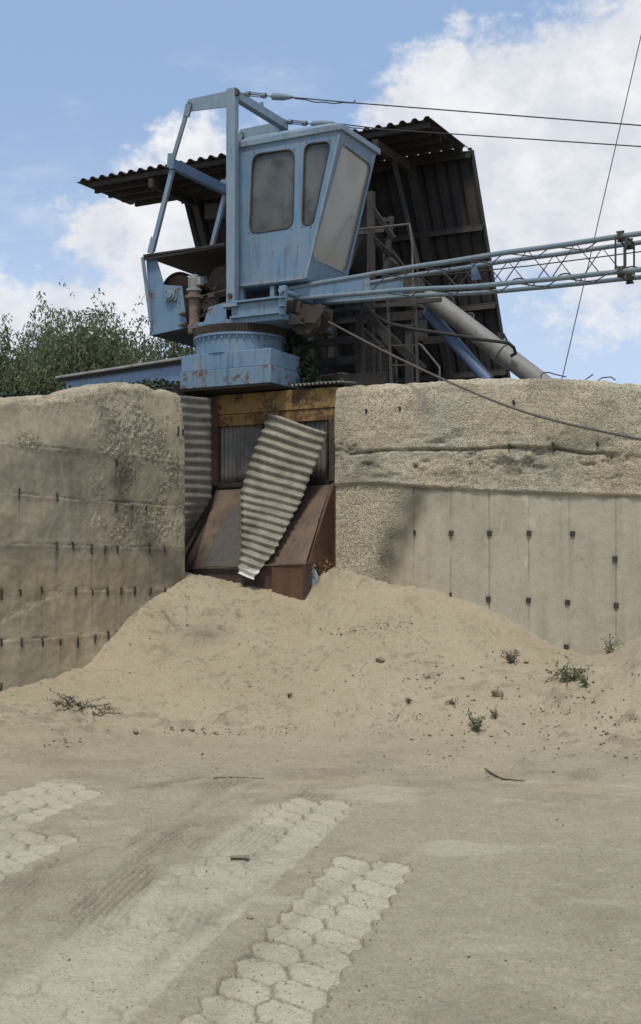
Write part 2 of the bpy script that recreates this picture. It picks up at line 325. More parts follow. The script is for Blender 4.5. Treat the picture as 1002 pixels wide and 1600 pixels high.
    edgen2 = .03*(fbm(x*7, y*7, 3, 61)-.5)
    def pstrip(bc, half, a0, a1):
        j_ = .10*(rnd-.5); m_ = (np.abs(cb-bc) < half)*(ca+j_*2 > a0)*(ca+j_*3 < a1)*1.0
        e = .31-np.abs(b-bc)+edgen*.35; return m_*sst(-.07, .0, e)
    s1d = sst(-.07, .05, .29+b+1.926+edgen)*sst(-.014, .012, .30-b-1.926+edgen2)*(1-sst(8.15, 8.55, a))
    s2 = pstrip(-1.216, .15, 0, 6.80); s1 = pstrip(-1.926, .26, 0, 8.65); s0 = pstrip(-3.80, .24, 6.8, 8.90); s3 = pstrip(-3.199, .17, 5.3, 7.1)
    near = (y < 10)
    hd = .0125-.0165*np.maximum(s2, np.maximum(s0, s3))-.0065*np.maximum(s1, s1d*.6)*(1+1.2*sst(6.9, 7.9, a))+.007*med*2+.008*fine
    pav = np.where(near, sst(-.0012, .0022, hp-hd), 0)*np.maximum.reduce([s2, s1*.9, s0, s3]); jl = np.exp(-(np.maximum(edge+ragged*.7-.002, 0)/.006)**2); pav = np.maximum(pav, s1d*(.75+.5*(fbm(x*5, y*5, 3, 57)-.5))*(1-1.0*jl*sst(.44, .56, fbm(x*2.6, y*2.6, 3, 58)))); pav = np.maximum(pav, near*.55*sst(.60, .74, fbm(x*1.5+.5*y, y*2.6, 5, 56)))
    yard = 1-onp
    hh = np.where(near, np.maximum(hp*np.minimum(1, np.maximum.reduce([s2, s1, s0, s3])*1.2)-.002, hd), hd)
    h = h+yard*hh
    # tyre treads sweeping across the dust
    tr = np.zeros(x.shape)
    for ox in (0., .40, .82, -.42, 2.6):
        cxl = -1.47+ox+.037*(y-5)**2
        across = x-cxl+.05*(fbm(x*.5, y*.5, 2, 71)-.5); mk = sst(.20, .13, np.abs(across))*sst(5.0, 6.2, y)*(1-sst(9.4, 10.6, y))
        tr = np.maximum(tr, mk*(.35+.65*(.5+.5*np.sin(across*2*math.pi/.043)))*(.6+.6*fbm(x*6, y*2, 2, 97))*sst(.35, .6, fbm(x*4, y*1.2, 3, 96))*sst(.38, .6, fbm(x*1.2, y*.8, 3, 73)))
    for rr in (5.6, 5.95, 7.2, 8.3):
        rad = np.hypot(x-5.2, y-4.2); g = np.exp(-((rad-rr-.1*(fbm(x, y, 2, 79)-.5))/.05)**2)*sst(.4, .65, fbm(x*.9, y*.9, 3, 75)); h = h-.014*g*yard
    h = h-.02*tr*yard*(1-pav)
    if not full: return h
    toe = fbm(x*1.6, y*1.6, 5, 81)-.5
    sandy = np.clip(sst(-.30, .35, ph*2.2-.12+1.0*toe)+.0, 0, 1)*sst(8.2, 10.2, y+.9*toe)
    damp = sst(.55, .68, fbm(x*1.1+3, y*2.0, 4, 83))*sst(8.9, 9.8, y)*(1-sst(10.6, 11.6, y))
    dark = np.clip(1.1*clod*5*(.3+band)*onp, 0, .5)+np.clip(lump*3.5, 0, .5)*onp+rl*8+.75*np.exp(-(((x+1.25)/.24)**2+((y-14.15)/.30)**2))*(.4+fbm(x*15, y*15, 3, 87))
    cr = np.exp(-((fbm(x*2.1, y*1.7, 4, 99)-.5)/.0045)**2)*sst(.50, .62, fbm(x*.9, y*.9, 3, 100)); dark = dark+.40*cr*onp
    dark = dark+.25*sst(.56, .72, fbm(x*1.7, y*1.7, 4, 89))*yard+.22*damp*yard+.75*tr*yard*(1-.5*pav)  # tread grooves get painted shade, since soft light barely shows their relief
    jn = np.maximum.reduce([s2, s0, s3, s1*sst(6.6, 7.6, a)])*np.exp(-(np.maximum(edge+ragged*1.1-.0, 0)/.0052)**2); dark = dark+.55*jn*yard*(.6+.8*fbm(x*6, y*6, 2, 98))+.40*np.exp(-(((x+.95)/.30)**2+((y-7.75)/.45)**2))*(fbm(x*6, y*6, 3, 91))
    for rr in (5.6, 5.95, 7.2, 8.3): dark = dark+.36*np.exp(-((np.hypot(x-5.2, y-4.2)-rr-.1*(fbm(x, y, 2, 79)-.5))/.05)**2)*sst(.4, .65, fbm(x*.9, y*.9, 3, 75))*yard
    return h, pav, sandy, np.clip(dark, 0, 1), rnd*pav
def toeline(x): return 10.55+.18*np.sin(x*1.7)+.35*(fbm(x*1.2, x*0+3.3, 3, 95)-.5)+.05*x
def axis(lo, hi, fn):
    out = [lo]
    while out[-1] < hi: out.append(out[-1]+fn(out[-1]))
    return np.array(out)
xs = axis(-6.6, 7.6, lambda x: .0085+.012*max(0, abs(x)-1.5)); ys = axis(3.4, 17.0, lambda y: .0068*max(1, y/6.5))
GX, GY = np.meshgrid(xs, ys)
GH, GP, GS, GD, GT = field(GX, GY)
bd = np.minimum(np.minimum(GX-xs[0], xs[-1]-GX), GY-ys[0]); GH = GH*np.where(GY < 9, sst(0, .35, bd), 1)
def height(x, y):
    i = int(np.clip(np.searchsorted(xs, x), 0, len(xs)-1)); j = int(np.clip(np.searchsorted(ys, y), 0, len(ys)-1)); return float(GH[j, i])
def G(px, py):   # where a pixel's ray meets the ground
    r = ray(px, py); D = 3.6
    while D < 16.8:
        p = CAM+r*D
        if p.z <= height(p.x, p.y): return Vector((p.x, p.y, height(p.x, p.y)))
        D += .012
    return CAM+r*D
def npmesh(name, verts, quads, m, attrs=None, parent=None, loc=(0, 0, 0), smooth=True):
    me = bpy.data.meshes.new(name); me.vertices.add(len(verts)); me.loops.add(quads.size); me.polygons.add(len(quads))
    me.vertices.foreach_set('co', (verts-np.array(loc)).astype(np.float32).ravel()); me.loops.foreach_set('vertex_index', quads.astype(np.int32).ravel())
    me.polygons.foreach_set('loop_start', np.arange(0, quads.size, 4, dtype=np.int32)); me.update(calc_edges=True)
    if smooth: me.polygons.foreach_set('use_smooth', np.ones(len(quads), bool))
    for k, v in (attrs or {}).items():
        a = me.attributes.new(k, 'FLOAT', 'POINT'); a.data.foreach_set('value', v.astype(np.float32).ravel())
    me.materials.append(m); o = bpy.data.objects.new(name, me); COL.objects.link(o)
    if parent is not None: o.parent = parent
    else: o.location = loc
    return o
ny, nx = GX.shape
idx = np.arange(ny*nx).reshape(ny, nx)
quads = np.stack([idx[:-1, :-1], idx[:-1, 1:], idx[1:, 1:], idx[1:, :-1]], -1).reshape(-1, 4)
vert = np.stack([GX, GY, GH], -1).reshape(-1, 3)
qy = GY[:-1, :-1].ravel(); qx = GX[:-1, :-1].ravel(); isp = qy > toeline(qx)
def sub(q, name, extra=None):
    used = np.unique(q); mp = np.full(ny*nx, -1); mp[used] = np.arange(len(used)); v = vert[used]; q2 = mp[q]
    at = {'paver': GP.ravel()[used], 'sandy': GS.ravel()[used], 'dark': GD.ravel()[used], 'tone': GT.ravel()[used]}
    if extra is not None:
        b = len(v); v = np.r_[v, extra[0]]; q2 = np.r_[q2, extra[1]+b]; at = {k: np.r_[a, np.zeros(len(extra[0]))] for k, a in at.items()}
    return npmesh(name, v, q2, M['sand'], at)
X0, X1, Y0, Y1 = xs[0], xs[-1], ys[0], ys[-1]
B = 400.0
ev = np.array([(-B, -B, 0), (B, -B, 0), (B, B, 0), (-B, B, 0), (X0, Y0, 0), (X1, Y0, 0), (X1, Y1, 0), (X0, Y1, 0)], float); eq = np.array([(0, 1, 5, 4), (1, 2, 6, 5), (2, 3, 7, 6), (3, 0, 4, 7)])
setp(sub(quads[~isp], 'ground', (ev, eq)), 'dusty grey yard with rows of hexagonal pavers showing through', 'ground', kind='structure')
setp(sub(quads[isp], 'sand_pile', None), 'long pale sand slope spilling from under the rusty chute', 'sand', kind='structure')
def terrace():
    poly = [(-5.9, 8.0), (-1.98, 15.1), (-1.98, 16.9), (.45, 16.9), (.45, 15.25), (7.9, 12.25), (9.5, 21.2), (-8.5, 21.2)]
    MB().prism([Vector((x, y, -.2)) for x, y in poly], (0, 0, 3.0)).build('terrain', M['soil'], smooth=0)
    setp(bpy.data.objects['terrain'], 'earth terrace held behind the concrete walls', 'terrain', kind='structure')
terrace()
TIEL = [(x, 1004 if x < 130 else 996) for x in (2, 34, 66, 94, 121, 148, 169)]+[(x, 925) for x in (3, 32, 66, 118, 145, 168, 190, 212, 235, 255)]+[(x, 856) for x in (89, 115, 144, 165, 186, 232, 253)]+[(28, 771), (88, 777), (185, 792), (208, 793), (229, 795), (181, 722)]
TIER = [(705, 833), (765, 833), (827, 833), (895, 834), (961, 873), (763, 936), (826, 938), (887, 941), (963, 946), (885, 1011), (804, 629), (866, 695), (797, 697)]
def runs(S, Zc, left):
    o = 0*S; rg = random.Random(3)
    for px, py in (TIEL if left else TIER):
        s_, z_ = sz(px, py, left); w_ = rg.uniform(.010, .022); L_ = rg.uniform(.10, .34); ok = (Zc < z_+.02)
        o = np.maximum(o, ok*np.exp(-((S-s_-.012*(fbm(Zc*6, Zc*0+px, 2, 5)-.5))/w_)**2)*np.exp(-np.maximum(z_-Zc, 0)/L_)*rg.uniform(.3, .75)*(.5+fbm(S*20, Zc*6, 2, 9)))
        o = np.maximum(o, .5*np.exp(-(((S-s_)/.045)**2+((Zc-z_)/.06)**2)*1.3))
    return o
M['rust_dark2'] = rusty('rust_plate', (.045, .034, .026), (.07, .05, .037), (.022, .018, .016), 20)
# ------------------------------------------------------------------ concrete walls
def sa_(a): return math.sin(R(a))
def wall(name, base, d, n, length, z0, topf, offf, attrf, mat, label, thick=.55, ds=.014):
    s = np.arange(0, length+ds, ds); zz = np.linspace(0, 1, 250)
    S, T = np.meshgrid(s, zz); TOP = topf(S); r = .10
    zf = z0+(TOP-r-z0)*T; offs = offf(S, zf, TOP)
    rows_s = [S]; rows_z = [zf]; rows_o = [offs]
    for a in np.linspace(0, 90, 9)[1:]:
        ca, sa = math.cos(R(a)), math.sin(R(a)); bmp = .03*(fbm(s*9+a*.1, s*0+a*.15, 4, 5)-.5)-.05*np.maximum(fbm(s*5, s*0+a*.02, 4, 7)-.56, 0)*4*sa_(a)
        rows_s.append(s[None]); rows_z.append((topf(s)-r+r*sa+bmp)[None]); rows_o.append((offs[-1]-r*1.3*(1-ca)+bmp)[None])
    for k in range(1, 15):
        f = k/14; rows_s.append(s[None]); rows_z.append((topf(s)+.03*(fbm(s*7, s*0+k*.3, 3, 6)-.5)-.03*f)[None]); rows_o.append((offs[-1]*(1-f)-.13-(thick-.13)*f)[None])
    rows_s.append(s[None]); rows_z.append((s*0+z0)[None]); rows_o.append((s*0-thick)[None])
    A = np.concatenate(rows_s); ZZ = np.concatenate(rows_z); O = np.concatenate(rows_o)
    pts = np.stack([base.x+d.x*A+n.x*O, base.y+d.y*A+n.y*O, ZZ], -1)
    h, w = A.shape; ii = np.arange(h*w).reshape(h, w); q = np.stack([ii[:-1, :-1], ii[:-1, 1:], ii[1:, 1:], ii[1:, :-1]], -1).reshape(-1, 4)
    ends = []
    for col in (0, w-1):
        c = ii[:, col]; k = 0; m_ = h-1
        while k+1 < m_-1: ends.append((c[k], c[k+1], c[m_-1], c[m_])); k += 1; m_ -= 1 if h-1-m_ < 20 else 0
    q = np.r_[q, np.array(ends)] if False else q
    root = empty(name, (base.x, base.y, 0), label, 'wall')
    o = npmesh('wall_body', pts.reshape(-1, 3), q, mat, attrf(A, ZZ, O, TOP[0][None]+0*A), root, (base.x, base.y, 0))
    # end caps
    for col in (0, w-1):
        mb = MB(); prof = [Vector(pts[i, col]) for i in list(range(0, 250, 6))+list(range(250, h))]
        mb.add(prof, [tuple(range(len(prof)))]); mb.build('wall_end', M['capc'], root, smooth=0)
    return root
M['capc'] = plain('wall_end_concrete', (.24, .2, .145), (.3, .255, .19), 7, .95)
def s_of(p, base, d): return (p-base).dot(d)
# left wall
_lt = [(LP(x, y)) for x, y in ((283, 613), (255, 606), (225, 597), (190, 595), (160, 600), (130, 611), (100, 615), (60, 617), (0, 621))]
_ls = np.array([s_of(p, LW0, LWD) for p in _lt]+[8.0]); _lz = np.array([p.z for p in _lt]+[2.95]); _o = np.argsort(_ls); _ls = _ls[_o]; _lz = _lz[_o]
def smooth_interp(s, a, b):
    k = np.linspace(-.22, .22, 9); return sum(np.interp(s+i, a, b) for i in k)/9
ltop = lambda s: smooth_interp(s, _ls, _lz)+.012*(fbm(s*6, s*0+.7, 3, 2)-.5)
LC = [.92, 1.385, 1.86, 2.345, 2.86]
def sz(px, py, left=True):
    p = LP(px, py) if left else RPW(px, py); return s_of(p, LW0 if left else RW0, LWD if left else RWD), p.z
def crack(S, Zc, pts, w, left=True, seed=0):
    q = [sz(x, y, left) for x, y in pts]; d = np.full(S.shape, 9.0); jx = .05*(fbm(S*6, Zc*6, 3, seed)-.5); jz = .05*(fbm(S*6+9, Zc*6, 3, seed+1)-.5)
    for (a, b), (c, e) in zip(q[:-1], q[1:]): d = np.minimum(d, seg_d(S+jx, Zc+jz, a, b, c, e)[0])
    return sst(w, w*.25, d)
def lmaskagg(S, Zc, TOP):
    s1, z1 = sz(225, 720); n = fbm(S*2, Zc*2, 4, 8)
    a = np.exp(-((S-s1)/.9)**4)*sst(1.7, 2.2, Zc+.5*(n-.5))*(1-sst(3.35, 3.6, Zc+.3*(n-.5)))
    a = np.maximum(a, .6*sst(.30, .06, TOP-Zc)); a = np.maximum(a, .9*np.exp(-((Zc-2.86+.06*(n-.5))/.09)**2)*sst(.42, .6, fbm(S*3, Zc*0+1, 3, 12)))
    return np.clip(a*sst(.32, .6, fbm(S*4.5, Zc*4.5, 4, 14))*1.2, 0, 1)
def loff(S, Zc, TOP):
    o = .045*(1-sst(0, .5, S))+.02+.10*(fbm(S*.7, Zc*.9, 3, 21)-.5)*sst(-.2, .8, S)+.025*(fbm(S*3, Zc*3, 4, 22)-.5)+.010*(fbm(S*14, Zc*14, 3, 24)-.5)
    for i, zc in enumerate(LC):
        zz = Zc-zc-.015*(fbm(S*2.5, S*0+i, 3, 26)-.5)-(.03*np.sin(S*1.7) if i == 4 else 0)
        o = o-.003*sst(-.01, .012, zz)*1.0+.004*np.exp(-((zz+.02)/.025)**2)-.014*np.exp(-(zz/.007)**2)*sst(.35, .6, fbm(S*4, S*0+i*3., 3, 28))
    o = o+lmaskagg(S, Zc, TOP)*.035*(fbm(S*32, Zc*32, 2, 29)-.5)
    o = o-.05*sst(TOP*0+.5, TOP*0, TOP-Zc)
    o = o-.014*crack(S, Zc, ((0, 968), (20, 957), (45, 945), (75, 930), (95, 922)), .06, True, 30)*(2*fbm(S*20, Zc*20, 3, 33)-.5)
    return o
def lattr(S, Zc, O, TOP):
    ag = lmaskagg(S, Zc, TOP); n = fbm(S*1.5, Zc*1.5, 4, 32)
    pale = sum(crack(S, Zc, c, w, True, 34+i) for i, (c, w) in enumerate([(((92, 702), (98, 745), (108, 790), (100, 820)), .035), (((100, 770), (80, 815), (70, 850)), .03), (((112, 830), (100, 855), (88, 885)), .022), (((145, 925), (140, 960), (136, 985)), .02), (((100, 970), (101, 990)), .02), (((152, 800), (142, 820)), .02), (((150, 870), (138, 892)), .02), (((150, 640), (153, 700)), .012)]))
    pale = pale*sst(.3, .6, fbm(S*9, Zc*9, 3, 46))+.20*sst(.62, .78, fbm(S*2.2+5, Zc*2.2, 5, 47))
    dark = .55*crack(S, Zc, ((190, 790), (235, 850), (270, 905)), .24, True, 48)*(.3+.7*fbm(S*4, Zc*4, 3, 49))+.45*crack(S, Zc, ((165, 640), (185, 690), (190, 740)), .26, True, 50)*(.2+.8*fbm(S*4, Zc*4, 3, 52))
    dark = dark+.30*crack(S, Zc, ((35, 735), (110, 715), (190, 745)), .22, True, 53)*fbm(S*3, Zc*3, 3, 54)
    for i, zc in enumerate(LC):
        zz = Zc-zc-.015*(fbm(S*2.5, S*0+i, 3, 26)-.5)-(.03*np.sin(S*1.7) if i == 4 else 0)
        dark = dark+.40*np.exp(-(zz/.011)**2)*sst(.32, .6, fbm(S*3, S*0+i*7., 3, 57))+.20*sst(-.16, 0, zz)*(zz < 0)*sst(.4, .7, fbm(S*9, Zc*.8, 3, 58))
    dark = dark+.2*sst(.60, .75, fbm(S*2.6, Zc*1.2, 5, 60))+.7*runs(S, Zc, True)
    warm = np.clip(.8*sst(1.95, 1.55, Zc+.4*(n-.5))*sst(.35, .6, n)+.5*sst(.55, .7, fbm(S*1.1, Zc*1.1, 4, 59)), 0, 1)
    for i, zc in enumerate([-1]+LC): dark = dark+(.02, .10, .22, .04, .16, .06)[i]*sst(zc-.01, zc+.01, Zc)*(1-sst((LC+[9])[i]-.01, (LC+[9])[i]+.01, Zc))*(.5+fbm(S*2, Zc*2+i*5, 4, 62))
    dark = dark+.15*sst(.52, .66, fbm(S*1.4+.6*fbm(S*5, Zc*5, 2, 63), Zc*.9, 5, 64))
    return {'agg': ag, 'dark': np.clip(dark, 0, .85), 'pale': np.clip(pale, 0, 1), 'warm': warm}
wl = wall('concrete_wall', LW0, LWD, LWN, 7.6, -.3, ltop, loff, lattr, M['concL'], 'brown board-marked concrete wall with rows of dark slots, left of the hatch')
def tie(px, py, w, h, root, left, name, mat, proud=.012, tilt=0):
    p = LP(px, py) if left else RPW(px, py); d, n, b, f = (LWD, LWN, LW0, loff) if left else (RWD, RWN, RW0, roff)
    s = s_of(p, b, d); top = (ltop if left else rtop)(np.array([s])); o = float(f(np.array([[s]]), np.array([[p.z]]), np.array([top]))[0, 0])
    c = p+n*(o+proud/2); ax = (d*math.cos(tilt)+Z*math.sin(tilt)); az = (Z*math.cos(tilt)-d*math.sin(tilt))
    MB().box(c, w/2, .012, h/2, ax, n, az).build(name, mat, root, bevel=.003)
for row in ([(2, 1004), (34, 1004), (66, 1003), (94, 1003), (121, 1003), (148, 998), (169, 992)], [(3, 929), (32, 926), (66, 922), (118, 924), (145, 926), (168, 925), (190, 924), (212, 923), (235, 924), (255, 923)],
            [(89, 853), (115, 853), (144, 858), (165, 858), (186, 858), (232, 856), (253, 858)], [(28, 771), (88, 777), (185, 792), (208, 793), (229, 795)], [(181, 722), (272, 674), (279, 676), (1, 1076)]):
    for px, py in row:
        tie(px, py, .014+.010*random.random(), .06+.06*random.random(), wl, True, 'tie_slot', M['rust_dark2'], .003, random.uniform(-.16, .16))
# right wall
_rt = [RPW(x, y) for x, y in ((527, 606), (545, 600), (640, 596), (720, 591), (830, 588), (900, 591), (1002, 599))]
_rs = np.array([s_of(p, RW0, RWD) for p in _rt]+[9.0]); _rz = np.array([p.z for p in _rt]+[3.45])
rtop = lambda s: smooth_interp(s, _rs, _rz)+.015*(fbm(s*6, s*0+.2, 3, 3)-.5)
def joints(S):
    j1 = np.interp(S, *zip(*[sz(x, y, False) for x, y in ((525, 714), (560, 708), (640, 702), (720, 704), (800, 700), (870, 702), (910, 708), (1002, 712))]+[(9., 2.8)]))+.03*(fbm(S*3.5, S*0, 4, 4)-.5)
    j2 = np.interp(S, *zip(*[sz(x, y, False) for x, y in ((525, 760), (575, 755), (620, 758), (700, 764), (800, 769), (900, 773), (1002, 777))]+[(9., 2.35)]))+.018*(fbm(S*3, S*0+4, 4, 5)-.5)
    return j1, j2
SEAM = [sz(x, 850, False)[0] for x in (646, 704, 764, 826, 890, 962)]
SEAM += [SEAM[-1]+.5*(i+1) for i in range(7)]
def ragg(S, Zc):
    j1, j2 = joints(S); n = fbm(S*2, Zc*2, 4, 8); sl, _ = sz(620, 830, False)
    up = sst(-.02, .02, Zc-j2); low = (1-up)*sst(.16, -.12, S-sl+.33*(1.9-Zc)*0-.30*(Zc-2.0)+.25*(n-.5))
    return np.clip(up*(.55+.8*(n-.3))+low*1.0, 0, 1)
def roff(S, Zc, TOP):
    j1, j2 = joints(S); n = fbm(S*2.3, Zc*3.1, 5, 61)-.5
    up = sst(-.015, .015, Zc-j2); top = sst(-.02, .03, Zc-j1)
    o = .05*(fbm(S*.6, Zc*.7, 3, 62)-.5)+up*(.022+.035*n+.04*(fbm(S*7, Zc*9, 5, 63, .6)-.5)*(1-top*.62))+top*(.015+.03*(fbm(S*1.7, Zc*2.2, 3, 64)-.5))
    # ragged cavities under the top band
    cav = np.maximum(fbm(S*4.6+.5*fbm(S*9, Zc*9, 2, 65), Zc*9, 6, 66, .65)-.55, 0)*sst(.42, .0, np.abs(Zc-j1+.06)); o = o-.22*cav*up
    o = o+.012*np.exp(-((Zc-j2-.03)/.028)**2)*(.3+fbm(S*7, S*0, 3, 67))-.045*np.exp(-((Zc-j1)/.012)**2)*sst(.3, .5, fbm(S*2.5, S*0+2, 3, 68))
    o = o-.02*np.exp(-((Zc-j2)/.008)**2)
    o = o+ragg(S, Zc)*.013*(fbm(S*34, Zc*34, 3, 69)-.5)+.006*(fbm(S*12, Zc*12, 3, 70)-.5)
    for i, sm in enumerate(SEAM): o = o-(1-up)*.008*np.exp(-((S-sm-.01*(fbm(Zc*2, Zc*0+i, 2, 72)-.5))/.007)**2)
    return o-.04*sst(.45, 0, TOP-Zc)
def rattr(S, Zc, O, TOP):
    j1, j2 = joints(S); up = sst(-.02, .02, Zc-j2); n = fbm(S*1.5, Zc*1.5, 4, 74); low = 1-up
    dark = 0*S
    for i, sm in enumerate(SEAM): dark = dark+low*.42*np.exp(-((S-sm-.01*(fbm(Zc*2, Zc*0+i, 2, 72)-.5))/.006)**2)*sst(.30, .5, fbm(Zc*3, Zc*0+i*3, 3, 76))
    dark = dark+.70*low*crack(S, Zc, ((640, 765), (622, 830), (597, 915)), .30, False, 77)*(.25+.75*fbm(S*5, Zc*5, 4, 78))+.5*low*crack(S, Zc, ((690, 760), (640, 800), (612, 870)), .22, False, 79)*fbm(S*5, Zc*5, 4, 78)
    cav = np.maximum(fbm(S*4.6+.5*fbm(S*9, Zc*9, 2, 65), Zc*9, 6, 66, .65)-.55, 0)*sst(.42, .0, np.abs(Zc-j1+.06)); dark = dark+up*cav*2.6+.6*np.exp(-((Zc-j1)/.012)**2)*sst(.3, .5, fbm(S*2.5, S*0+2, 3, 68))+.45*np.exp(-((Zc-j2+.012)/.012)**2)*sst(.3, .6, fbm(S*2.5, S*0+5, 3, 68))
    dark = dark+.55*runs(S, Zc, False)+.3*up*sst(.57, .7, fbm(S*2, Zc*3, 5, 80))+.25*up*sst(.5, 0, S)+.12*sst(.55, .7, fbm(S*2, Zc*1.4, 5, 85))
    pale = sum(crack(S, Zc, c, w, False, 82+i) for i, (c, w) in enumerate([(((820, 783), (826, 805), (832, 822)), .055), (((830, 845), (826, 862), (820, 890)), .02), (((792, 790), (786, 820), (780, 840)), .014), (((870, 782), (876, 788)), .03)]))*1.6*sst(.25, .5, fbm(S*9, Zc*9, 3, 90))
    pale = pale+low*.35*np.exp(-((Zc-.9)/.3)**2)*sst(.3, .7, n)
    warm = np.clip(up*sst(.35, .65, n)+low*.9*sst(1.6, .3, S+.6*(n-.5))*1.0, 0, 1)
    return {'agg': ragg(S, Zc), 'dark': np.clip(dark, 0, .9), 'pale': np.clip(pale, 0, 1), 'warm': warm}
wr = wall('concrete_wall', RW0, RWD, RWN, 7.8, -.3, rtop, roff, rattr, M['concR'], 'pale concrete wall with rusty square tie plates below rough cracked bands, right of the hatch')
for px, py in ((705, 833), (765, 833), (827, 833), (895, 834), (961, 873), (763, 936), (826, 938), (887, 941), (963, 946), (885, 1011)):
    tie(px, py, .052, .056, wr, False, 'tie_plate', M['rust_dark2'], .02, random.uniform(-.15, .15))
for px, py in ((704, 929), (804, 629), (626, 639), (574, 643), (866, 695), (648, 832), (797, 697), (935, 694)):
    tie(px, py, .024, .05, wr, False, 'tie_stub', M['dark'], .012, random.uniform(-.3, .3))
# ------------------------------------------------------------------ crane
CC = PC(376, 520, 14.05); uC, cC = CC.dot(U), 14.05
crane = empty('slewing_crane', (CC.x, CC.y, 2.9), 'rusty blue slewing crane with a lattice boom reaching right over the concrete wall', 'crane')
def build_crane():
    c0 = 13.48
    def pz(px, py, c): return PC(px, py, c).z
    # pedestal: two stacked boxes under a drum
    p = PC(422, 543, c0); ul = PC(282.6, 552.7, c0).dot(U); ur = p.dot(U); zt = p.z; zm = pz(420, 570, c0); zb = pz(415, 598, c0); c1 = c0+1.12
    um = (ul+ur)/2; hw = (ur-ul)/2
    ped = MB().box(W(um, (c0+c1)/2+.01, (zt+zm)/2), hw, (c1-c0)/2, (zt-zm)/2).build('pedestal_box', M['blue'], crane, bevel=.008)
    b2 = MB(); a = .012
    b2.hexa([W(um-hw-a, c0-a+.01, zb), W(um+hw+a, c0-a+.01, zb), W(um+hw+a, c1+.02, zb), W(um-hw-a, c1+.02, zb)], [W(um-hw-a, c0-a, zm-.004), W(um+hw+a, c0-a, zm-.004), W(um+hw+a, c1+.02, zm-.004), W(um-hw-a, c1+.02, zm-.004)])
    b2.build('pedestal_skirt', M['blue_skirt'], crane, bevel=.006); MB().box(W(um, (c0+c1)/2, zb-.012), hw-.01, (c1-c0)/2-.01, .014).build('pedestal_underside', M['dark'], crane)
    col = MB().box(W(um, c1+.10, (2.9+zb)/2), .42, .09, (zb-2.9)/2).build('pedestal_column', M['dark'], crane)
    zd = pz(376, 514, c0); C0 = W(uC, cC, 0)
    rad = .575
    dr = MB().lathe(C0, [(rad, zt-.002), (rad, zd-.05), (rad+.03, zd-.045), (rad+.03, zd-.015), (rad-.02, zd-.012)], 72)
    dr.build('drum', M['blue'], crane)
    for k in range(40):
        a_ = 2*math.pi*k/40; MB().box(C0+U*math.cos(a_)*(rad+.022)+V*math.sin(a_)*(rad+.022)+Z*(zd-.075), .007, .009, .016, U*math.cos(a_)+V*math.sin(a_), V*math.cos(a_)-U*math.sin(a_)).build('drum_bolt', M['blue_rusty'], crane)
    zr = zd+.10; gr = MB(); n = 96
    prof = []
    for k in range(n*2):
        a_ = math.pi*k/n; r_ = rad+(.035 if k % 2 else .005); prof.append(C0+U*math.cos(a_)*r_+V*math.sin(a_)*r_+Z*(zd-.008))
    gr.prism(prof, (0, 0, zr-zd)); gr.build('gear_ring', M['rust_dark'], crane, smooth=0)
    # turntable deck with longitudinal beams
    zdk = zr; d = MB(); ur_, ul_ = PC(445, 490, 13.6).dot(U), PC(300, 500, 13.6).dot(U)
    d.box(W((ur_+ul_)/2, 14.2, zdk+.025), (ur_-ul_)/2, .62, .035); d.build('deck_plate', M['blue_rusty'], crane, bevel=.005)
    bt = pz(420, 466, 13.56); ur0 = PC(438, 470, 13.56).dot(U); ul0 = PC(360, 480, 13.56).dot(U)
    for c in (13.60, 14.85):
        bb = MB(); bb.box(W((ur0+ul0)/2, c, (zdk+.06+bt)/2), (ur0-ul0)/2, .012, (bt-zdk-.06)/2-.02)
        for zz in (zdk+.07, bt): bb.box(W((ur0+ul0)/2, c-.0, zz), (ur0-ul0)/2, .06, .012)
        bb.build('deck_beam', M['blue'], crane, bevel=.003)
    x = MB().box(W(ur0-.02, 14.22, (zdk+.06+bt)/2), .012, .60, (bt-zdk)/2-.04).build('cross_beam', M['dark'], crane)
    # boom foot bracket
    fb = MB(); fu0, fu1 = PC(436, 470, 13.52).dot(U), PC(446, 470, 13.52).dot(U); fz0, fz1 = pz(440, 492, 13.52), pz(440, 446, 13.52)
    fb.prism([W(fu0, 13.52, fz0), W(fu1-.03, 13.52, fz0), W(fu1, 13.52, fz1-.1), W(fu1, 13.52, fz1), W(fu0, 13.52, fz1)], V*.06)
    for zz in (fz0+.10, fz0+.20): fb.box(W(fu1-.03, 13.50, zz), .035, .05, .008)
    fb.prism([W(fu0, 14.46, fz0), W(fu1-.03, 14.46, fz0), W(fu1, 14.46, fz1-.1), W(fu1, 14.46, fz1), W(fu0, 14.46, fz1)], V*.06)
    fb.lathe(W(fu1-.04, 13.47, fz1-.07), [(.035, 0), (.035, 1.1)], 16, V); fb.build('boom_bracket', M['blue'], crane, bevel=.004)
    # posts under the cab
    for dv in (0, .9):
        for px in (379, 427): q = PC(px, 450, 13.84)+V*dv; MB().box(Vector((q.x, q.y, (q.z+bt)/2)), .03, .03, (q.z-bt)/2+.02).build('cab_support', M['blue'], crane)
    MB().box(W(PC(400, 458, 14.0).dot(U)+.05, 14.35, PC(400, 462, 14.0).z-.02), .36, .30, .125).build('underfloor_filler', M['dark'], crane, bevel=.006)  # dark filler box added so the gap under the cab reads dark
    # ------------------------------- cab
    A = PC(531, 203, 13.8); Rr = PC(368, 231, 13.8); Cb = PC(478, 439, 13.8); Db = PC(372, 449, 13.8); zt_ = (A.z+Rr.z)/2; zb_ = Db.z
    uF, uR, uB = A.dot(U), (Rr.dot(U)+Db.dot(U))/2, Cb.dot(U)
    c_n, c_f = 13.8, 14.8
    n_front = ((W(uF, c_n, zt_)-W(uB, c_n, zb_)).cross(V)).normalized()
    if n_front.dot(U) < 0: n_front = -n_front
    pF = W(uF, c_n, zt_)
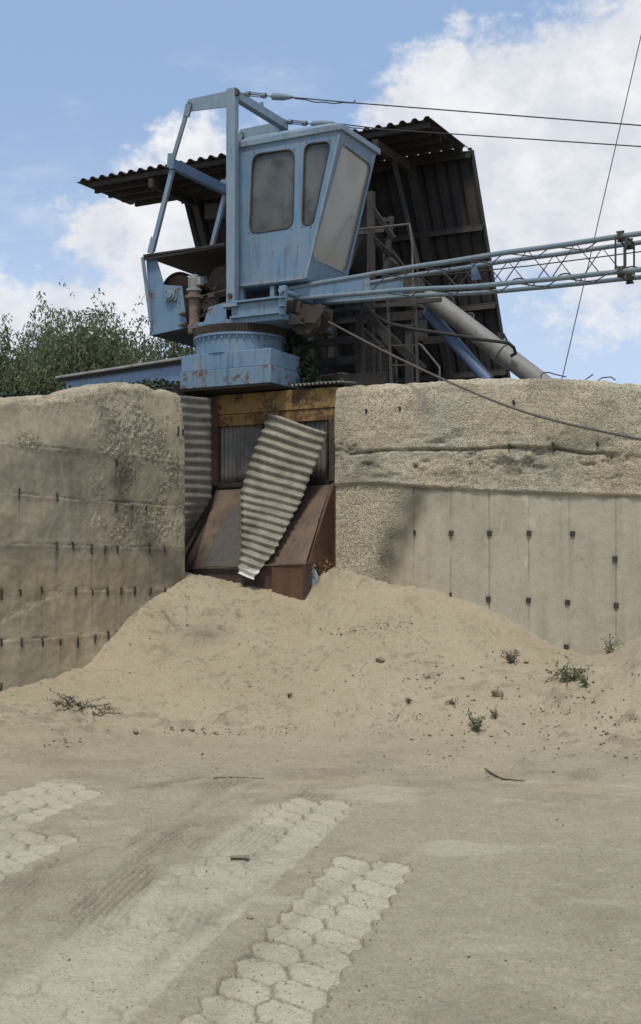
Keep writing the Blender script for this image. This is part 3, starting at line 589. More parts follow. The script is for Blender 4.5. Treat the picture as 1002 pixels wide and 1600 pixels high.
    def rr(pts, rad_, seg=5):   # round a polygon's corners
        out = []; n_ = len(pts)
        for i in range(n_):
            a_, b_, c_ = pts[i-1], pts[i], pts[(i+1) % n_]; d1 = (a_-b_).normalized(); d2 = (c_-b_).normalized(); r_ = min(rad_, (a_-b_).length*.45, (c_-b_).length*.45)
            for k in range(seg+1):
                t = k/seg; s0, s1 = b_+d1*r_, b_+d2*r_; out.append(s0*(1-t)**2+b_*2*t*(1-t)+s1*t*t)
        return out
    def panel(outer, holes, bm):
        bmt = bmesh.new(); es = []
        for loop in [outer]+holes:
            vs = [bmt.verts.new(p_) for p_ in loop]; es += [bmt.edges.new((vs[i], vs[(i+1) % len(vs)])) for i in range(len(vs))]
        bmesh.ops.triangle_fill(bmt, edges=es, use_beauty=True); bmt.verts.index_update()
        bm.add([v.co.copy() for v in bmt.verts], [tuple(v.index for v in f.verts) for f in bmt.faces]); bmt.free()
    w1 = rr([PC(396, 242, c_n), PC(461, 233, c_n), PC(459, 356, c_n), PC(391, 366, c_n)], .12)
    w2 = rr([PC(477, 226, c_n), PC(518, 221, c_n), PC(490, 351, c_n), PC(473, 353, c_n)], .10)
    w3 = rr([RP(534, 223, pF, n_front), RP(580, 258, pF, n_front), RP(540, 428, pF, n_front), RP(485, 403, pF, n_front)], .12)
    cab = MB()
    rear = [W(uR, c_n, zb_), W(uR, c_n, zt_)]
    panel([W(uB, c_n, zb_), W(uF, c_n, zt_), W(uR, c_n, zt_), W(uR, c_n, zb_)], [w1, w2], cab)
    panel([W(uB, c_n, zb_), W(uF, c_n, zt_), W(uF, c_f, zt_), W(uB, c_f, zb_)], [w3], cab)
    fw = [q+V*(c_f-c_n) for q in w1]; panel([W(uB, c_f, zb_), W(uF, c_f, zt_), W(uR, c_f, zt_), W(uR, c_f, zb_)], [fw], cab)
    cab.add([W(uR, c_n, zb_), W(uR, c_n, zt_), W(uR, c_f, zt_), W(uR, c_f, zb_)], [(0, 1, 2, 3)])
    cab.add([W(uR, c_n, zb_), W(uB, c_n, zb_), W(uB, c_f, zb_), W(uR, c_f, zb_)], [(0, 1, 2, 3)])
    cb = cab.build('cab', M['blue'], crane, smooth=0, solid=.03)
    def window(loop, off, m_, nrm):
        MB().add([q-nrm*.012 for q in loop], [tuple(range(len(loop)))]).build('window', m_, cb, smooth=0, solid=.006)
        MB().tube([q+nrm*.014 for q in loop]+[loop[0]+nrm*.014], .011, 6, False).build('window_seal', M['rubber'] if m_ is M['glass'] else M['blue_pale'], cb)
    window(w1, 0, M['glass'], -V); window(w2, 0, M['glass'], -V); window(w3, 0, M['screen'], n_front); window(fw, 0, M['glass'], V)
    corner = MB()   # angle trims on the edges of the cab
    e = .018
    corner.bar(W(uB+.004, c_n-.016, zb_+.01), W(uF+.004, c_n-.016, zt_-.06), .03, .012, V)
    corner.bar(W(uR+.01, c_n-.018, zb_+.02), W(uB-.03, c_n-.018, zb_+.02), .012, .04)
    corner.build('edge_trim', M['blue_pale'], cb)
    for loop in (w1, w2):
        cen = sum(loop, Vector())/len(loop)
        for k in range(3, len(loop), 6):
            q = loop[k]+(loop[k]-cen).normalized()*.04-V*.018; MB().lathe(q, [(.008, 0), (.006, -.006)], 8, V).build('rivet', M['dark'], cb)
    # roof: overhanging tray with a shallow crown
    rf = MB(); ov = .045
    q = [(uR-.02, c_n-ov), (uF+ov+.01, c_n-ov), (uF+ov+.01, c_f+ov), (uR-.02, c_f+ov)]
    lo = [W(a_, b_, zt_-.015) for a_, b_ in q]; md = [W(a_, b_, zt_+.055) for a_, b_ in q]
    q2 = [(uR+.10, c_n+.12), (uF-.22, c_n+.16), (uF-.22, c_f-.16), (uR+.10, c_f-.12)]; hi = [W(a_, b_, zt_+.16) for a_, b_ in q2]
    rf.add(lo+md+hi, [(3, 2, 1, 0), (0, 1, 5, 4), (1, 2, 6, 5), (2, 3, 7, 6), (3, 0, 4, 7), (4, 5, 9, 8), (5, 6, 10, 9), (6, 7, 11, 10), (7, 4, 8, 11), (8, 9, 10, 11)])
    rf.build('cab_roof', M['blue_pale'], cb, smooth=0, bevel=.006)
    st = MB().box(W((uR+uB)/2, 14.3, zb_+.42), .22, .22, .05).box(W((uR+uB)/2-.24, 14.3, zb_+.75), .04, .22, .32).box(W((uR+uB)/2, 14.3, zb_+.2), .08, .08, .19).build('operator_seat', M['rubber'], cb, bevel=.02)
    ct = MB().box(W(uB-.1, 14.3, zb_+.45), .10, .3, .42).tube([W(uB-.15, 14.1, zb_+.85), W(uB-.22, 14.1, zb_+1.1)], .015).build('control_stand', M['dark'], cb, bevel=.01)
    # ------------------------------- A-frame
    cn, cf = 13.62, 14.88
    t0, b0_ = PC(361, 140, cn), PC(366, 476, cn)
    mu = (t0.dot(U)+b0_.dot(U))/2; mt, mbz = t0.z, b0_.z
    for c in (cn, cf):
        m_ = MB(); m_.box(W(mu, c-.045, (mt+mbz)/2), .062, .006, (mt-mbz)/2); m_.box(W(mu-.058, c+.0, (mt+mbz)/2), .006, .045, (mt-mbz)/2-.002); m_.box(W(mu+.058, c, (mt+mbz)/2), .006, .045, (mt-mbz)/2-.002)
        m_.box(W(mu, c, mbz-.02), .11, .09, .02)
        m_.build('mast', M['blue_pale'] if c == cn else M['blue'], crane, bevel=.003)
    pl = MB().lathe(W(mu, cn-.052, mbz+.10), [(.035, 0), (.03, -.03)], 14, V).build('mast_bolt', M['rust'], crane)
    hb = MB().bar(W(mu+.03, cn+.06, mt-.075), W(mu+.03, cf+.02, mt-.075), .10, .11); hb.lathe(W(mu+.05, cn+.62, mt-.0), [(.035, -.02), (.035, .02)], 14, U)
    hb.build('top_beam', M['blue_pale'], crane, bevel=.004)
    uS = PC(298, 160, cn).dot(U); zS = PC(298, 162, cn).z
    k1 = PC(270, 258, cn); k2 = PC(238, 393, cn); ku, kz = k1.dot(U), k1.z; lu, lz = k2.dot(U), k2.z
    for c in (cn, cf):
        MB().prism([W(mu-.055, c-.01, mt-.01), W(mu-.055, c-.01, mt-.21), W(uS+.02, c-.01, zS-.10), W(uS-.03, c-.01, zS-.09), W(uS-.03, c-.01, zS+.06)], V*.02).build('head_plate', M['blue_pale'], crane, bevel=.003)
        s_ = MB(); s_.bar(W(uS, c-.03, zS-.02), W(ku+.01, c-.03, kz+.02), .055, .03, V, .03); s_.bar(W(uS, c-.035, zS-.02), W(uS-.04, c-.035, zS-.17), .085, .035, V); s_.bar(W(ku, c-.035, kz+.12), W(ku-.01, c-.035, kz-.02), .09, .035, V, .02)
        s_.lathe(W(uS, c-.055, zS-.0), [(.022, 0), (.022, .06)], 12, V)
        s_.build('upper_stay', M['bluegrey'], crane, bevel=.003)
        s_ = MB(); s_.bar(W(ku+.005, c, kz-.04), W(lu, c, lz), .06, .05, V); s_.bar(W(lu+.05, c-.03, lz+.17), W(lu-.01, c-.03, lz-.03), .085, .03, V)
        s_.build('lower_stay', M['blue_pale'], crane, bevel=.003)
    MB().bar(W(ku+.02, cn-.06, kz-.0), W(ku+.02, cf+.06, kz-.0), .07, .13).build('stay_beam', M['blue_deep'], crane, bevel=.004)
    # ------------------------------- machinery bay behind the mast
    cm = 13.66; cmf = 14.86
    side = [PC(x, y, cm) for x, y in ((228, 398), (243, 400), (256, 445), (284, 447), (293, 512), (236, 524))]
    MB().prism(side, V*.02).build('side_plate', M['blue_rusty'], crane, bevel=.003)
    side2 = [q+V*(cmf-cm) for q in side]
    MB().prism(side2, V*.02).build('side_plate', M['blue'], crane, bevel=.003)
    uz = [(q.dot(U), q.z) for q in side]
    us0 = uz[5][0]; zs0 = uz[5][1]; us1 = uz[4][0]
    fl = MB().box(W((us0+us1)/2+.1, (cm+cmf)/2+.01, zs0+.03), (us1-us0)/2+.14, (cmf-cm)/2-.02, .022).build('bay_floor', M['dark'], crane)
    MB().box(W(us0+.025, (cm+cmf)/2+.01, zs0+.34), .012, (cmf-cm)/2-.03, .26).build('rear_panel', M['blue'], crane)
    MB().box(W(us0+.30, (cm+cmf)/2+.01, zs0+.22), .22, (cmf-cm)/2-.06, .16).build('counterweight', M['dark'], crane, bevel=.01)
    r0, r1 = PC(226, 402, cm-.05), PC(352, 380, cm-.05)
    MB().box(W((r0.dot(U)+r1.dot(U))/2, (cm+cmf)/2, (r0.z+r1.z)/2), (r1.dot(U)-r0.dot(U))/2, (cmf-cm)/2+.08, .012).bar(W(r0.dot(U), cm-.06, r0.z-.02), W(r1.dot(U), cm-.06, r1.z-.02), .02, .05).build('bay_roof', M['dark'], crane)
    MB().bar(PC(223, 402, cm-.06), PC(236, 502, cm-.06), .045, .02, V).build('bay_strut', M['bluegrey'], crane)
    q = PC(269, 462, cm); fl = MB().box(q-V*.012, .085, .012, .08); fl.lathe(q-V*.02, [(.07, 0), (.07, -.03), (.045, -.035), (.045, -.06)], 24, V)
    for i in (-1, 1):
        for j in (-1, 1): fl.lathe(q-V*.02+U*.07*i+Z*.065*j, [(.014, 0), (.014, -.025)], 8, V)
    fl.build('bearing_flange', M['bluegrey'], crane, bevel=.004)
    q = PC(280, 456, cm+.2); dr = MB().lathe(q+Z*-.02, [(.24, 0), (.24, .04), (.15, .05), (.15, .55), (.24, .56), (.24, .6)], 40, V).build('winch_drum', M['rust'], crane)
    ag = MB()   # guard band over the drum
    pts = [q-Z*.02+U*math.cos(a_)*.27+Z*math.sin(a_)*.27 for a_ in np.linspace(R(10), R(170), 14)]
    G_ = np.array([[tuple(p_+V*o_) for p_ in pts] for o_ in (-.03, .2)]); ag.grid(G_); ag.build('drum_guard', M['rust'], crane, solid=.012)
    g = PC(301, 470, cm-.02); base_z = PC(301, 514, cm).z; mz = PC(301, 455, cm).z; C1 = W(g.dot(U), cm+.02, 0)
    MB().lathe(C1, [(.075, base_z-.06), (.085, base_z), (.085, base_z+.05), (.068, base_z+.06), (.072, mz-.13), (.075, mz-.10), (.12, mz-.095), (.12, mz-.06), (.085, mz-.05), (.085, mz)], 28).build('gear_column', M['rust_pale'], crane)
    top = PC(301, 429, cm).z; mo = MB().lathe(C1, [(.10, mz), (.10, mz+.03), (.068, mz+.035), (.068, top-.05), (.062, top-.045), (.06, top-.01), (.04, top)], 28)
    for k in range(18):
        a_ = 2*math.pi*k/18; mo.box(C1+U*math.cos(a_)*.07+V*math.sin(a_)*.07+Z*((mz+top)/2), .008, .003, (top-mz)/2-.05, U*math.cos(a_)+V*math.sin(a_), V*math.cos(a_)-U*math.sin(a_))
    mo.box(C1+U*.09+Z*(mz+.12), .03, .04, .05); mo.build('electric_motor', M['motor'], crane)
    gb = MB(); q = PC(330, 478, 14.0)
    gb.box(W(q.dot(U), 14.2, q.z-.02), .17, .3, .13); gb.lathe(W(q.dot(U)+.05, 13.88, q.z), [(.10, 0), (.10, .1)], 20, V); gb.build('gearbox', M['rust'], crane, bevel=.02)
    q = PC(334, 478, 13.7); p2 = MB().prism([PC(318, 506, cm), PC(326, 480, cm), PC(352, 472, cm), PC(356, 506, cm)], V*.015).build('front_plate', M['blue_rusty'], crane, bevel=.002)
    q = PC(346, 440, 13.95); MB().lathe(q, [(.20, 0), (.20, .05), (.16, .05), (.16, .1)], 28, V).build('brake_wheel', M['rust'], crane)
    bx = PC(332, 462, 13.72); MB().box(bx, .045, .04, .03).bar(bx-U*.2+Z*.01, bx+U*.22+Z*.05, .018).build('brake_linkage', M['steel'], crane, bevel=.004)
    hs = MB()
    for i in range(6):
        r_ = .05+.02*i*.5; cc = PC(314+i*1.2, 488-i*1.5, cm+.03*i); hs.tube([cc+U*math.cos(a_)*r_+Z*math.sin(a_)*r_*1.25+V*.02*math.sin(a_*2) for a_ in np.linspace(0, 2*math.pi*.93, 18)], .006, 5)
    hs.tube([PC(312, 455, cm), PC(318, 446, cm+.1), PC(335, 452, cm+.1), PC(345, 428, cm+.2), PC(352, 415, cm+.2)], .008, 5); hs.build('loose_hose', M['rust'], crane)
    for y in (490, 507): q = PC(291, y, cm-.03); MB().lathe(q, [(.03, 0), (.03, -.05), (.018, -.055), (.018, -.1)], 12, U).build('pipe_stub', M['rust'], crane)
    # ------------------------------- rusty sheave block below the boom foot
    s0 = PC(478, 500, 13.95); sh = MB()
    sh.lathe(s0, [(.05, -.07), (.19, -.06), (.19, -.04), (.14, -.02), (.14, .02), (.19, .04), (.19, .06), (.05, .07)], 36, V)
    sb = sh.build('sheave', M['rust_dark'], crane)
    ck = MB(); ck.prism([PC(456, 486, 13.85), PC(500, 474, 13.85), PC(506, 486, 13.85), PC(492, 506, 13.85), PC(462, 503, 13.85)], V*.012)
    ck.prism([PC(456, 486, 14.07), PC(500, 474, 14.07), PC(514, 490, 14.07), PC(503, 516, 14.07), PC(462, 503, 14.07)], V*.012)
    ck.prism([PC(450, 470, 13.84), PC(470, 470, 13.84), PC(468, 490, 13.84), PC(452, 486, 13.84)], V*.25)
    ck.prism([PC(500, 480, 14.1), PC(518, 484, 14.1), PC(516, 505, 14.1), PC(498, 522, 14.1), PC(490, 512, 14.1)], V*.06)
    ck.lathe(s0-V*.14, [(.03, 0), (.03, .28)], 12, V); ck.build('sheave_housing', M['rust_dark'], crane, bevel=.004)
    un = MB().prism([PC(430, 494, 13.7), PC(452, 488, 13.7), PC(470, 505, 13.7), PC(448, 508, 13.7)], V*.9).build('underframe', M['dark'], crane)
    # ------------------------------- boom
    uu = [-7.95, -6.9, -6.27, -5.25, -3.67, -1.5, 3.0]
    zu = lambda u: float(np.interp(u, uu, [5.095, 5.15, 5.178, 5.212, 5.243, 5.29, 5.37])); zl = lambda u: float(np.interp(u, uu, [4.965, 4.945, 4.925, 4.868, 4.857, 4.86, 4.90]))
    b1, b2_ = 13.90, 14.27
    bm = MB(); ug = np.linspace(-7.9, 3.0, 40)
    for c, f, r_ in ((b1, zu, .030), (b2_, zu, .027), (b1, zl, .029), (b2_, zl, .027)): bm.tube([W(u, c, f(u)+.003*math.sin(u*5+c)) for u in ug], r_, 10)
    bo = bm.build('boom', M['bluegrey'], crane)
    for c, ue in ((b1, -6.72), (b2_, -6.45)):
        MB().prism([W(-7.92, c-.008, zl(-7.92)), W(ue, c-.008, zl(ue)), W(ue, c-.008, zu(ue)), W(-7.92, c-.008, zu(-7.92))], V*.016).build('foot_plate', M['blue'], bo)
    lt = MB(); r_ = .0078
    bays = [-6.72, -6.15, -5.58, -5.02, -4.46, -3.90]
    for st_ in (0, 1, 2):
        bl_ = bays if st_ == 0 else [(-3.45+i*.56+(st_-1)*3.25) for i in range(6)]
        for i in range(len(bl_)-1):
            a_, b_ = bl_[i], bl_[i+1]; m2 = (a_+b_)/2
            lt.tube([W(a_, b1, zl(a_)), W(m2, b1, zu(m2)), W(b_, b1, zl(b_))], r_, 6); lt.tube([W(a_+.2, b2_, zl(a_+.2)), W(m2+.2, b2_, zu(m2+.2)), W(b_+.2, b2_, zl(b_+.2))], r_, 6)
            lt.tube([W(a_, b1, zu(a_)), W(m2, b2_, zu(m2)), W(b_, b1, zu(b_))], r_*.9, 6); lt.tube([W(a_+.1, b1, zl(a_+.1)), W(m2+.1, b2_, zl(m2+.1)), W(b_+.1, b1, zl(b_+.1))], r_*.9, 6)
    lt.build('boom_bracing', M['steel'], bo)
    for uf in (-3.67, -.35):
        fr = MB()
        for du in (-.06, .05):
            for c in (b1, b2_): fr.tube([W(uf+du, c, zl(uf)), W(uf+du, c, zu(uf))], .011, 6)
            for f in (zu, zl): fr.tube([W(uf+du, b1, f(uf)), W(uf+du, b2_, f(uf))], .011, 6)
        fr.build('joint_frame', M['steel'], bo)
        for c in (b1, b2_):
            for f in (zu, zl):
                j = MB(); j.lathe(W(uf-.03, c, f(uf)), [(.055, 0), (.055, .018), (.04, .02), (.04, .035), (.055, .037), (.055, .055)], 16, U)
                for k in range(4):
                    a_ = k*math.pi/2+.4; j.lathe(W(uf-.045, c, f(uf))+V*math.cos(a_)*.05+Z*math.sin(a_)*.05, [(.012, 0), (.012, .085)], 6, U)
                j.build('joint_flange', M['steel'], bo)
    q = [PC(x, y, 14.0) for x, y in ((736, 411), (742, 411), (752, 436), (737, 438))]; MB().prism(q, V*.014).build('cable_guide', M['blue_deep'], bo)
    for u0 in (-4.9, -4.35, -3.6): MB().tube([W(u0+x_, 14.05, zl(u0)+.03+.05*math.sin(math.pi*(x_+.13)/.26)) for x_ in np.linspace(-.13, .13, 9)], .008, 6).build('boom_loop', M['steel'], bo)
    MB().tube([W(u, 14.12, zl(u)+.20+.05*(u+6.4)/3) for u in np.linspace(-6.5, 3, 12)], .007, 6).build('boom_rope', M['cable'], bo)
    # ------------------------------- pendant lines
    for c, pts, end in ((cn, ((370, 145), (430, 151), (456, 152), (500, 156), (550, 160.5), (1002, 196), (1250, 216)), 0), (cf, ((438, 189), (492, 194), (520, 192), (560, 197), (598, 202), (1002, 229), (1250, 245)), 1)):
        pp_ = [PC(x, y, c) for x, y in pts]; pd = MB().tube(pp_, .0072, 6).build('pendant_line', M['cable'], crane)
        d_ = (pp_[1]-pp_[0]).normalized(); L = (pp_[1]-pp_[0]).length; tb = MB()
        tb.tube([pp_[0]-d_*.02, pp_[0]+d_*L*.30], .012, 8)
        for o_ in (-.022, .022): tb.tube([pp_[0]+d_*L*.28+Z*o_, pp_[0]+d_*L*.72+Z*o_], .008, 6)
        for t_ in (.29, .71): tb.lathe(pp_[0]+d_*L*t_, [(.035, -.03), (.035, .03)], 10, d_)
        tb.build('turnbuckle', M['bluegrey'], pd)
        d2 = (pp_[2]-pp_[1]).normalized(); MB().lathe(pp_[1], [(.022, -.05), (.042, -.03), (.042, .12), (.02, (pp_[2]-pp_[1]).length)], 12, d2).build('cable_socket', M['bluegrey'], pd)
        tl = MB(); base = pp_[2]; seg = (pp_[4]-pp_[2]); tl.tube([base+seg*t_-Z*(.03*math.sin(math.pi*t_)+.006*math.sin(20*t_)) for t_ in np.linspace(0, 1.02, 14)]+[pp_[4]+seg.normalized()*.05+Z*.035], .0075, 5); tl.build('cable_tail', M['cable'], pd)
        MB().lathe(pp_[0]-V*.03, [(.05, -.02), (.05, .03)], 14, V).build('shackle', M['steel'], pd)
    # hoist rope running down to the right
    st_ = PC(514, 503, 13.95); e = P(1002, 689, 12.6); e2 = P(1250, 745, 12.0); pts = []
    for t_ in np.linspace(0, 1, 26):
        px = 514+(1250-514)*t_; py = np.interp(px, [514, 600, 690, 780, 860, 1002, 1250], [503, 549, 592, 631, 657, 687, 735]); k = np.array([.25, .5, .25])
        pts.append(P(px, float(np.mean([np.interp(px+o_, [514, 600, 690, 780, 860, 1002, 1250], [503, 549, 592, 631, 657, 687, 735]) for o_ in (-40, -20, 0, 20, 40)])) if t_ > .05 else py, 15.75-6.8*t_))
    MB().tube(pts, .0125, 8).build('hoist_rope', M['rope'], crane)
M['rust_dark'] = rusty('rust_dark', (.040, .031, .025), (.062, .046, .035), (.022, .018, .016))
M['rust_pale'] = rusty('rust_pale', (.13, .095, .07), (.2, .15, .11), (.07, .045, .03))
build_crane()
# ------------------------------------------------------------------ hatch, chute, sheets
CH = 13.9
def corr(mb, o, run, across, waves, amp, nrm, trap=False, seg=8, nrun=6, wob=.0):
    """corrugated sheet: ribs run along run, waves repeat along across"""
    n = waves*seg; rows = []
    for j in range(nrun+1):
        r = []
        for i in range(n+1):
            ph = (i/seg) % 1
            h = math.sin(2*math.pi*ph) if not trap else (1 if .55 < ph < .85 else -1 if ph < .4 else (-1+2*(ph-.4)/.15 if ph <= .55 else 1-2*(ph-.85)/.15))
            r.append(tuple(o+run*(j/nrun)+across*(i/n)+nrm*(amp*h+wob*math.sin(i*.21+j*1.3))))
        rows.append(r)
    return mb.grid(np.array(rows))
bs = PC(430, 700, CH)
hatch = empty('loading_hatch', (bs.x, bs.y, 1.9), 'steel-framed opening with a peeling yellow lintel and grey sheet panels between the walls', 'hatch')
zt, zb = PC(527, 604, CH).z, PC(527, 636, CH).z; zl2 = PC(527, 655, CH).z
u0, u1 = PC(339, 630, CH).dot(U), PC(528, 620, CH).dot(U)
lin = MB().box(W((u0+u1)/2, CH+.04, (zt+zb)/2), (u1-u0)/2, .05, (zt-zb)/2).build('lintel', M['yellow'], hatch, bevel=.006)
MB().box(W((u0+u1)/2, CH+.055, (zl2+zb)/2-.002), (u1-u0)/2-.004, .05, (zb-zl2)/2).build('lower_lintel', M['yellow_worn'], hatch, bevel=.006)
q = PC(457, 629, CH-.012)
tx = bpy.data.curves.new('painted_mark', 'FONT'); tx.body = 'LG'; tx.size = .085; tx.extrude = .002; tx.materials.append(M['mark'])
tmp = bpy.data.objects.new('painted_mark', tx); COL.objects.link(tmp); bpy.context.view_layer.update(); mt_ = bpy.data.meshes.new_from_object(tmp.evaluated_get(bpy.context.evaluated_depsgraph_get())); bpy.data.objects.remove(tmp)
to = bpy.data.objects.new('painted_mark', mt_); COL.objects.link(to); to.parent = lin
to.matrix_local = Matrix.Translation(W(q.dot(U), CH-.0125, q.z)-ORG[hatch]) @ Matrix((U, Z, -V)).transposed().to_4x4()
for a, b, m in ((PC(316, 640, CH).dot(U), PC(340, 640, CH).dot(U), M['rust']), (PC(514, 640, CH).dot(U), PC(529, 640, CH).dot(U), M['rust'])):
    zz0 = PC(527, 752, CH).z; t_ = zl2-.004 if m is not M['rust'] or a > u0+.3 else zt-.01
    MB().box(W((a+b)/2, CH+.045, (zz0+t_)/2), (b-a)/2, .055, (t_-zz0)/2).build('post', m, hatch, bevel=.005)
for x0, x1, y0, y1 in ((342, 412, 655, 757), (476, 513, 645, 750)):
    a, b = PC(x0, y1, CH+.06), PC(x1, y1, CH+.06); t_ = PC(x0, y0, CH+.06); mb = MB()
    across = U*((b-a).dot(U)); nw = max(4, round(across.length/.062)); corr(mb, Vector((a.x, a.y, a.z)), Z*(t_.z-a.z), across, nw, .011, V)
    s_ = mb.build('sheet_panel', M['galvdark'], hatch, solid=.002)
    f = MB()
    for p_, q_ in ((a, b), (a+Z*(t_.z-a.z), Vector((b.x, b.y, t_.z)))): f.bar(Vector((p_.x, p_.y, p_.z))-V*.03, Vector((q_.x, q_.y, p_.z))-V*.03, .02, .03)
    for p_ in (a, b): f.bar(Vector((p_.x, p_.y, a.z))-V*.032, Vector((p_.x, p_.y, t_.z))-V*.032, .02, .025)
    f.build('panel_frame', M['rust'], s_)
a, b = PC(330, 763, CH+.02), PC(523, 752, CH+.02); MB().box(W((a.dot(U)+b.dot(U))/2, CH+.06, b.z), (b-a).dot(U)/2, .05, .03).build('sill_beam', M['dark'], hatch)
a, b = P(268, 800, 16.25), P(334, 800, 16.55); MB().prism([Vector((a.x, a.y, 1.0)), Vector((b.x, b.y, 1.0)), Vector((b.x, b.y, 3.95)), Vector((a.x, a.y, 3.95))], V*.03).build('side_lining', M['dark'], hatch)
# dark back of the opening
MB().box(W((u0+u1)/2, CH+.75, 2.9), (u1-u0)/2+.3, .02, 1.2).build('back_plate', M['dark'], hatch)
mb = MB(); a = PC(452, 606, CH-.10); b = PC(531, 600, CH-.10); corr(mb, a+Z*.03, V*.5+Z*.05, (b-a), 12, .016, Z, seg=6); rc = mb.build('canopy', M['galvdark'], hatch, solid=.003)
# left corrugated side sheet with a torn lower edge
def torn_sheet(name, left, right, waves, amp, nrm, m, label, nacross=14, jag=.008, seg=9, thick=.0025):
    """left/right: lists of 3D points top to bottom; ribs run left to right, waves repeat downwards"""
    def res(pts, n):
        L = [0]
        for i in range(1, len(pts)): L.append(L[-1]+(pts[i]-pts[i-1]).length)
        out = []
        for t in np.linspace(0, L[-1], n): out.append(Vector([float(np.interp(t, L, [p_[k] for p_ in pts])) for k in range(3)]))
        return out
    n = waves*seg+1; A, Bv = res(left, n), res(right, n); rows = []
    for i in range(n):
        ph = i/seg; h = math.sin(2*math.pi*ph); jg = jag*(math.sin(2*math.pi*ph+.6)+.6*random.uniform(-1, 1)); d = (Bv[i]-A[i]); L = d.length; d.normalize()
        rows.append([tuple(A[i]+d*(L*j/nacross+(jg if j == nacross else 0))+nrm*(amp*h*(1+.12*math.sin(j*.7+i*.05))+.012*math.sin(j*.5+i*.04))) for j in range(nacross+1)])
    mb = MB().grid(np.array(rows)); base = min((Vector(v) for v in mb.v), key=lambda v: v.z)
    o = mb.build(name, m, None, solid=thick, loc=tuple(base), smooth=60); setp(o, label, 'metal sheet'); return o
L_ = [P(279, y, 15.75) for y in (618, 700, 780, 856)]; R_ = [P(x, y, 16.15) for x, y in ((330, 622), (331, 690), (331, 740), (331, 778), (318, 800), (300, 828), (290, 845))]
torn_sheet('corrugated_sheet', L_, R_, 17, .010, Vector((.3, -.95, 0)).normalized(), M['galvdark2'], 'upright grey corrugated sheet wedged between the brown wall and the hatch post', jag=.006)
lp = [(421.7, 645, 13.72), (403.7, 690.8, 13.66), (388.7, 729.7, 13.58), (375.3, 771.6, 13.46), (376.8, 819.5, 13.26), (376.8, 864.4, 13.06), (372.3, 896, 12.92)]
rp = [(511, 676, 13.74), (499.5, 711.7, 13.68), (483, 750.7, 13.60), (469.6, 783.6, 13.50), (451.6, 816.5, 13.32), (427.7, 864.4, 13.10), (396, 906, 12.94)]
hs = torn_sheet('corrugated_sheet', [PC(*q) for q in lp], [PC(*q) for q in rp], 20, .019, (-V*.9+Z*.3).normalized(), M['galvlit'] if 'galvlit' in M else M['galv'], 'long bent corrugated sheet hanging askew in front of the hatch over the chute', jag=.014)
# wire holding the sheet
w_ = MB(); q = PC(424, 640, 13.68)
for k in range(7):
    a_ = random.uniform(0, 6.28); w_.tube([q+Vector((math.cos(a_+t)*.10*t, -.02+.01*t, math.sin(a_*2+t*3)*.035+.02)) for t in (0, .4, .8, 1.1)], .004, 5)
w_.tube([q+Z*-.03, q+V*.12+Z*.05], .006, 5)
setp(w_.build('binding_wire', M['cable'], None, loc=tuple(q)), 'tangle of dark wire tying the hanging sheet to the yellow lintel', 'wire')
cb_ = P(400, 920, 15.2)
chute = empty('steel_chute', (cb_.x, cb_.y, 1.2), 'rusty brown steel discharge chute half buried at the top of the sand', 'chute')
A = PC(338, 766, 13.86); Bq = PC(516, 757, 13.86); L0, L1, L2 = PC(302, 889, 13.12), PC(428, 886, 13.10), PC(477, 882, 13.10)
def plate(pts, d, name, m, parent=chute): return MB().prism(pts, d).build(name, m, parent, smooth=0, bevel=.004)
plate([A, Bq, L2, L0], (0, .02, -.03), 'slide_plate', M['chute'])
nrm = (Bq-A).cross(L0-A).normalized(); nrm = nrm if nrm.dot(CAM-A) > 0 else -nrm
pA = A+nrm*.006
plate([RP(x, y, pA, nrm) for x, y in ((374, 783), (377, 884), (318, 886), (346, 820))], nrm*.006, 'liner_plate', M['slate'])
plate([PC(336, 768, 13.9), A, L0, PC(290, 893, 13.30), PC(288, 862, 13.55), PC(325, 790, 13.9)], V*.02, 'side_wing', M['rust'])
plate([Bq+Z*.002, PC(523, 753, 13.88), PC(522, 893, 13.72), PC(479, 886, 13.14)+Z*.0], V*.015+U*.01, 'side_wing', M['rust_red'])
zl_ = .75
plate([L0, L1, Vector((L1.x, L1.y, zl_)), Vector((L0.x, L0.y, zl_))], V*.03, 'front_plate', M['rust'])
fo = -V*.05
plate([L1+fo, L2+fo, Vector((L2.x, L2.y, zl_))+fo, Vector((L1.x, L1.y, zl_))+fo], V*.05, 'front_box', M['rust_red'])
e0 = L2+fo+U*.004; e1 = PC(486, 879, 13.2)
plate([e0, e1, Vector((e1.x, e1.y, zl_)), Vector((e0.x, e0.y, zl_))], U*.012, 'end_plate', M['rust'])
MB().bar(L0-V*.02+Z*.008, L2-V*.06+Z*.008, .03, .014).build('lip_strip', M['chute'], chute)
q = PC(497, 884, 13.2); MB().tube([PC(476, 882, 13.0), PC(484, 876, 13.05), PC(493, 878, 13.1), PC(498, 884, 13.15)], .010, 6).build('bent_rod', M['rust'], chute)
